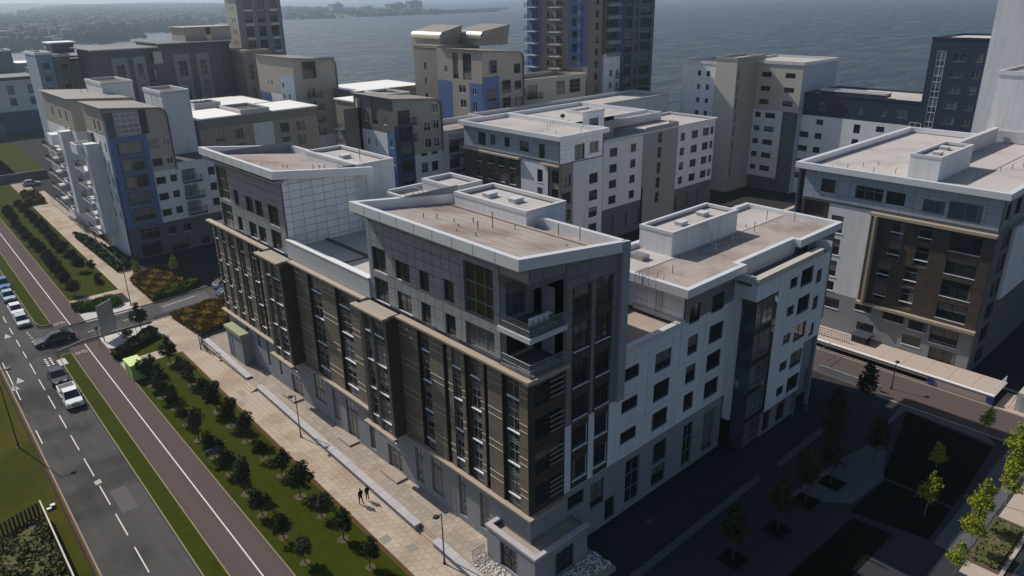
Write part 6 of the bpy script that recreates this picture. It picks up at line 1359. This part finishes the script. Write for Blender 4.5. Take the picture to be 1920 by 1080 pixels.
car(12.75, 99.3, SR, 'car_dark', 'dark grey car parked right behind the white pickup', 'hatch', 1.05)
car(15.2, 112.2, R_(-86), 'car_teal', 'dark teal saloon car turning out across the cycle crossing', 'sedan', 1.08, None)
car(13.3, 122.8, SR, 'car_silver', 'silver parked car nearest the junction in the kerbside queue', 'hatch')
car(13.55, 128.2, SR, 'car_white', 'white car parked second from the junction in the queue', 'hatch')
car(13.85, 135.6, SR, 'car_aqua', 'pale aqua car parked in front of the blue one at the left edge', 'hatch')
car(14.2, 142.3, SR, 'car_blue', 'bright blue van-like car at the left edge of the picture', 'hatch', 1.15)
car(41.3, 116.4, R_(100), 'car_aqua', 'pale blue car in the shade beyond the tall bronze facade', 'hatch', 1, None)
car(40.2, 112.0, R_(96), 'car_blue', 'blue car nearer the bronze facade end in the shade', 'hatch', 1, None)
car(61.8, 6.6, R_(85), 'car_dark', 'dark parked car with red tail lamp at the bottom right corner', 'sedan', 1.1, None)
car(24.6, 221, R_(80), 'car_white', 'white car on the far cross street at the left edge', 'hatch', 1, None); car(34.5, 224, R_(85), 'car_silver', 'silver car parked on the far cross street by the dark wall', 'hatch', 1, None)

# ------------------------------------------------------------------ people
def person(x, y, rz, coat, label, stride=.28, h=1.76):
    t = link('person', None, None, (x, y, .05)); tag(t, label, 'person', None); t.rotation_euler = (0, 0, rz); k = h/1.76; t.scale = (k, k, k)
    V = [(0, 0, .95), (0, .01, 1.15), (0, .015, 1.38), (0, 0, 1.50), (0, -.01, 1.57),
         (.09, 0, .92), (.10, -stride*.45, .50), (.10, -stride*.55+.02, .09), (.10, -stride*.8, .04),
         (-.09, 0, .92), (-.10, stride*.3-.05, .50), (-.10, stride*.95, .12), (-.10, stride*.80, .04),
         (.19, .0, 1.42), (.25, .05, 1.15), (.22, -.06, .93), (.21, -.12, .85),
         (-.19, .0, 1.42), (-.25, .0, 1.15), (-.22, -.10, .94), (-.21, -.15, .86)]
    E = [(0, 1), (1, 2), (2, 3), (3, 4), (0, 5), (5, 6), (6, 7), (7, 8), (0, 9), (9, 10), (10, 11), (11, 12), (2, 13), (13, 14), (14, 15), (15, 16), (2, 17), (17, 18), (18, 19), (19, 20)]
    rad = {0: (.15, .12), 1: (.145, .11), 2: (.17, .12), 3: (.07, .065), 4: (.055, .055), 5: (.095, .095), 6: (.065, .065), 7: (.045, .045), 8: (.04, .035), 9: (.095, .095), 10: (.065, .065), 11: (.045, .045), 12: (.04, .035),
           13: (.065, .065), 14: (.048, .048), 15: (.035, .035), 16: (.035, .025), 17: (.065, .065), 18: (.048, .048), 19: (.035, .035), 20: (.035, .025)}
    me = bpy.data.meshes.new('body'); me.from_pydata(V, E, []); o = bpy.data.objects.new('body', me); C.objects.link(o)
    md = o.modifiers.new('s', 'SKIN'); sv_ = me.skin_vertices[0].data
    for i, rr in rad.items(): sv_[i].radius = rr
    sv_[0].use_root = True
    o.modifiers.new('ss', 'SUBSURF').levels = 2
    dg = bpy.context.evaluated_depsgraph_get(); m2 = bpy.data.meshes.new_from_object(o.evaluated_get(dg)); bpy.data.objects.remove(o)
    for nm in (coat, 'jeans', 'skin', 'shoe'): m2.materials.append(MT[nm])
    for p in m2.polygons:
        z = p.center.z; xx = abs(p.center.x); p.use_smooth = True
        p.material_index = 2 if (z > 1.53 or (xx > .17 and z < .93)) else 0 if z > .86 else 1 if z > .12 else 3
    m2.name = 'body'; o = bpy.data.objects.new('body', m2); C.objects.link(o); o.parent = t
    # head with nose, ears
    def ell(cx, cy, cz, rx, ry, rz_, n=12, m=8):
        q = MB(); b0 = len(q.v)
        for i in range(m+1):
            ph = PI*i/m
            for j in range(n): a = 2*PI*j/n; q.v.append((cx+rx*math.sin(ph)*math.cos(a), cy+ry*math.sin(ph)*math.sin(a), cz+rz_*math.cos(ph)))
        for i in range(m):
            for j in range(n): q.f.append((i*n+j, i*n+(j+1) % n, (i+1)*n+(j+1) % n, (i+1)*n+j)); q.m.append(0)
        return q
    q = ell(0, -.015, 1.655, .075, .095, .115); hd = bpy.data.objects.new('head', q.mesh('head', 'skin', smooth=True)); C.objects.link(hd); hd.parent = t
    for (nm, e, m_) in (('hair', (0, .012, 1.685, .083, .098, .105), 'hair'), ('nose', (0, -.11, 1.645, .014, .02, .025), 'skin'), ('ear', (.076, -.01, 1.65, .01, .02, .03), 'skin'), ('ear', (-.076, -.01, 1.65, .01, .02, .03), 'skin')):
        q = ell(*e); oo = bpy.data.objects.new(nm, q.mesh(nm, m_, smooth=True)); C.objects.link(oo); oo.parent = hd
    # fingers
    for sgn, hx, hy, hz in ((1, .21, -.125, .84), (-1, -.21, -.155, .85)):
        hq = MB()
        for f in range(4): fx = hx; fy = hy-.025+.018*f; hq.tube((fx, fy, hz), (fx-.004*sgn, fy-.004, hz-.045-.006*(f in (1, 2))), .009, .008, 5); hq.tube((fx-.004*sgn, fy-.004, hz-.045), (fx-.014*sgn, fy-.010, hz-.078), .008, .006, 5)
        hq.tube((hx-.005*sgn, hy-.03, hz+.03), (hx-.012*sgn, hy-.06, hz-.01), .010, .008, 5); ho = bpy.data.objects.new('fingers', hq.mesh('fingers', 'skin')); C.objects.link(ho); ho.parent = t
person(27.35, 51.8, R_(185), 'coat', 'person in a dark brown jacket walking away, on the left of the pair', .30, 1.78)
person(28.1, 51.9, R_(180), 'coat2', 'person in dark clothes walking away, on the right beside the low wall', .10, 1.68)

# ------------------------------------------------------------------ far shore
rr = random.Random(3)
coast = [(-2600, 900), (-400, 930), (60, 980), (170, 1075), (228, 1171), (345, 1336), (458, 1506), (600, 1680), (728, 1777), (900, 1790), (1205, 1800), (1330, 1850), (1390, 1960)]
inner = [(1400, 2300), (1500, 3200), (1750, 4200)]
g = MB(); N = len(coast)
rows = 26
def coast_pt(i, f):
    x, y = coast[i]; dx, dy = (.30, 1.0)
    if i >= N-3: dx = .08
    L = 5200*f**1.5; return x+dx*L, y+dy*L
for j in range(rows+1):
    f = j/rows
    for i in range(N):
        x, y = coast_pt(i, f); D = math.hypot(x, y)
        z = -2.6+7*min(1, f*12)+f*f*46*(.75+.35*math.sin(x*.0016+1)*math.cos(y*.0011)+.12*math.sin(x*.006))*(1-.55*max(0, (i-8)/5))
        g.v.append((x, y, z))
for j in range(rows):
    for i in range(N-1): g.f.append((j*N+i, j*N+i+1, (j+1)*N+i+1, (j+1)*N+i)); g.m.append(0)
struct(g.build('far_shore', 'land_far', off=(0, 0, 0)))
def far_z(x, y):  # rough height for things on the far land
    return 5
g = MB()
for a, b_ in zip(coast[4:8], coast[5:9]): g.prism([a, b_, (b_[0]+6, b_[1]+26), (a[0]+6, a[1]+26)], -3.2, -1.2)
struct(g.build('beach', 'sand', off=(0, 0, 0)))
g = MB()
for k in range(900):
    i = rr.randrange(3, N-1); f = rr.random()**1.6*.6; x, y = coast_pt(i, f); x += rr.uniform(-60, 60); s_ = rr.uniform(4, 9)*(1+f); hh_ = rr.uniform(4, 8)
    z0 = -2.6+7*min(1, f*12)+f*f*40*.8
    g.mi = 0; g.box(x, x+s_*1.3, y, y+s_, z0-6, z0+hh_); g.mi = 1; g.box(x-.3, x+s_*1.3+.3, y-.3, y+s_+.3, z0+hh_, z0+hh_+rr.uniform(.5, 1.5))
o = g.build('far_town', ['far_wall', 'far_roof'], off=(0, 0, 0)); tag(o, 'hazy town of small houses spread over the far shore', 'town'); o['kind'] = 'stuff'
g = MB()
for k in range(11000):
    i = rr.randrange(0, N-1); f = rr.random()**1.5*.75; x, y = coast_pt(i, f); x += rr.uniform(-120, 120); y += rr.uniform(-60, 60); s_ = rr.uniform(4, 9)*(1+f)
    z0 = -2.6+7*min(1, f*12)+f*f*46*.8
    n = len(g.v); g.v += [(x-s_, y, z0-4), (x, y-s_, z0-4), (x+s_, y, z0-4), (x, y+s_, z0-4), (x+rr.uniform(-3, 3), y, z0+s_*.9)]
    for fc in ((0, 1, 4), (1, 2, 4), (2, 3, 4), (3, 0, 4)): g.f.append(tuple(n+j for j in fc)); g.m.append(0)
o = g.build('far_trees', 'far_tree', off=(0, 0, 0)); tag(o, 'hazy belt of trees between the houses of the far shore', 'trees'); o['kind'] = 'stuff'
def G_(px, py, z):
    v = d*1386.2+r2*(px-960)-u2*(py-540); t_ = (z-44)/v.z; return v.x*t_, v.y*t_
for i, (x, y, wd, hh_, lb) in enumerate(((1130, 1985, 34, 27, 'pale tower slab at the left of the harbour blocks on the far shore'), (1325, 1990, 60, 24, 'long pale harbour block on the far shore'), (1395, 1985, 46, 31, 'tallest blocky harbour building on the far point'), (1240, 1995, 30, 18, 'low harbour block beside the long pale one'))):
    t = thing('far_building', lb, 'building', (x, y, 0)); q = MB(); q.box(x, x+wd, y, y+25, -3, hh_); q.box(x+wd*.5, x+wd*.8, y+3, y+20, hh_, hh_+5); q.build('wall', 'far_wall', t)
    q = MB()
    for a in range(int(wd/6)):
        for z in range(3, hh_-3, 5): q.box(x+2+a*6, x+5+a*6, y-.1, y, z, z+2.5)
    q.build('window', 'frame_dark', t)
    q = MB(); q.box(x-1, x+wd*.5, y-1, y+26, hh_, hh_+.8); q.build('roof', 'far_roof', t)
t = thing('harbour_pier', 'long thin stone pier reaching out from the far point', 'pier', (1300, 1800, 0)); q = MB()
pts = [(1200, 1792), (1400, 1800), (1615, 1829)]; 
for a, b_ in zip(pts[:-1], pts[1:]): q.prism([a, b_, (b_[0]+2, b_[1]+12), (a[0]+2, a[1]+12)], -3.2, 1.2)
q.prism([(1420, 1990), (1900, 2100), (1900, 2130), (1420, 2020)], -3.2, 2); q.build('wall', 'rock', t)
# thin cloud-less sky: nothing to add.  Air:
q = MB(); q.box(-2900, 7800, -420, 7400, -4.2, 82)
hz = q.build('haze', 'joint', off=(0, 0, 0)); hz['kind'] = 'stuff'; tag(hz, 'pale sea air between the buildings and the far shore', 'haze')
m = bpy.data.materials.new('air'); m.use_nodes = True; t_ = m.node_tree; t_.nodes.remove(t_.nodes['Principled BSDF'])
pv = t_.nodes.new('ShaderNodeVolumePrincipled'); pv.inputs['Density'].default_value = .00021; pv.inputs['Color'].default_value = (.66, .81, 1, 1); pv.inputs['Anisotropy'].default_value = .45
t_.links.new(pv.outputs[0], t_.nodes['Material Output'].inputs['Volume'])
hz.data.materials.clear(); hz.data.materials.append(m)
print('objects', len(C.objects))
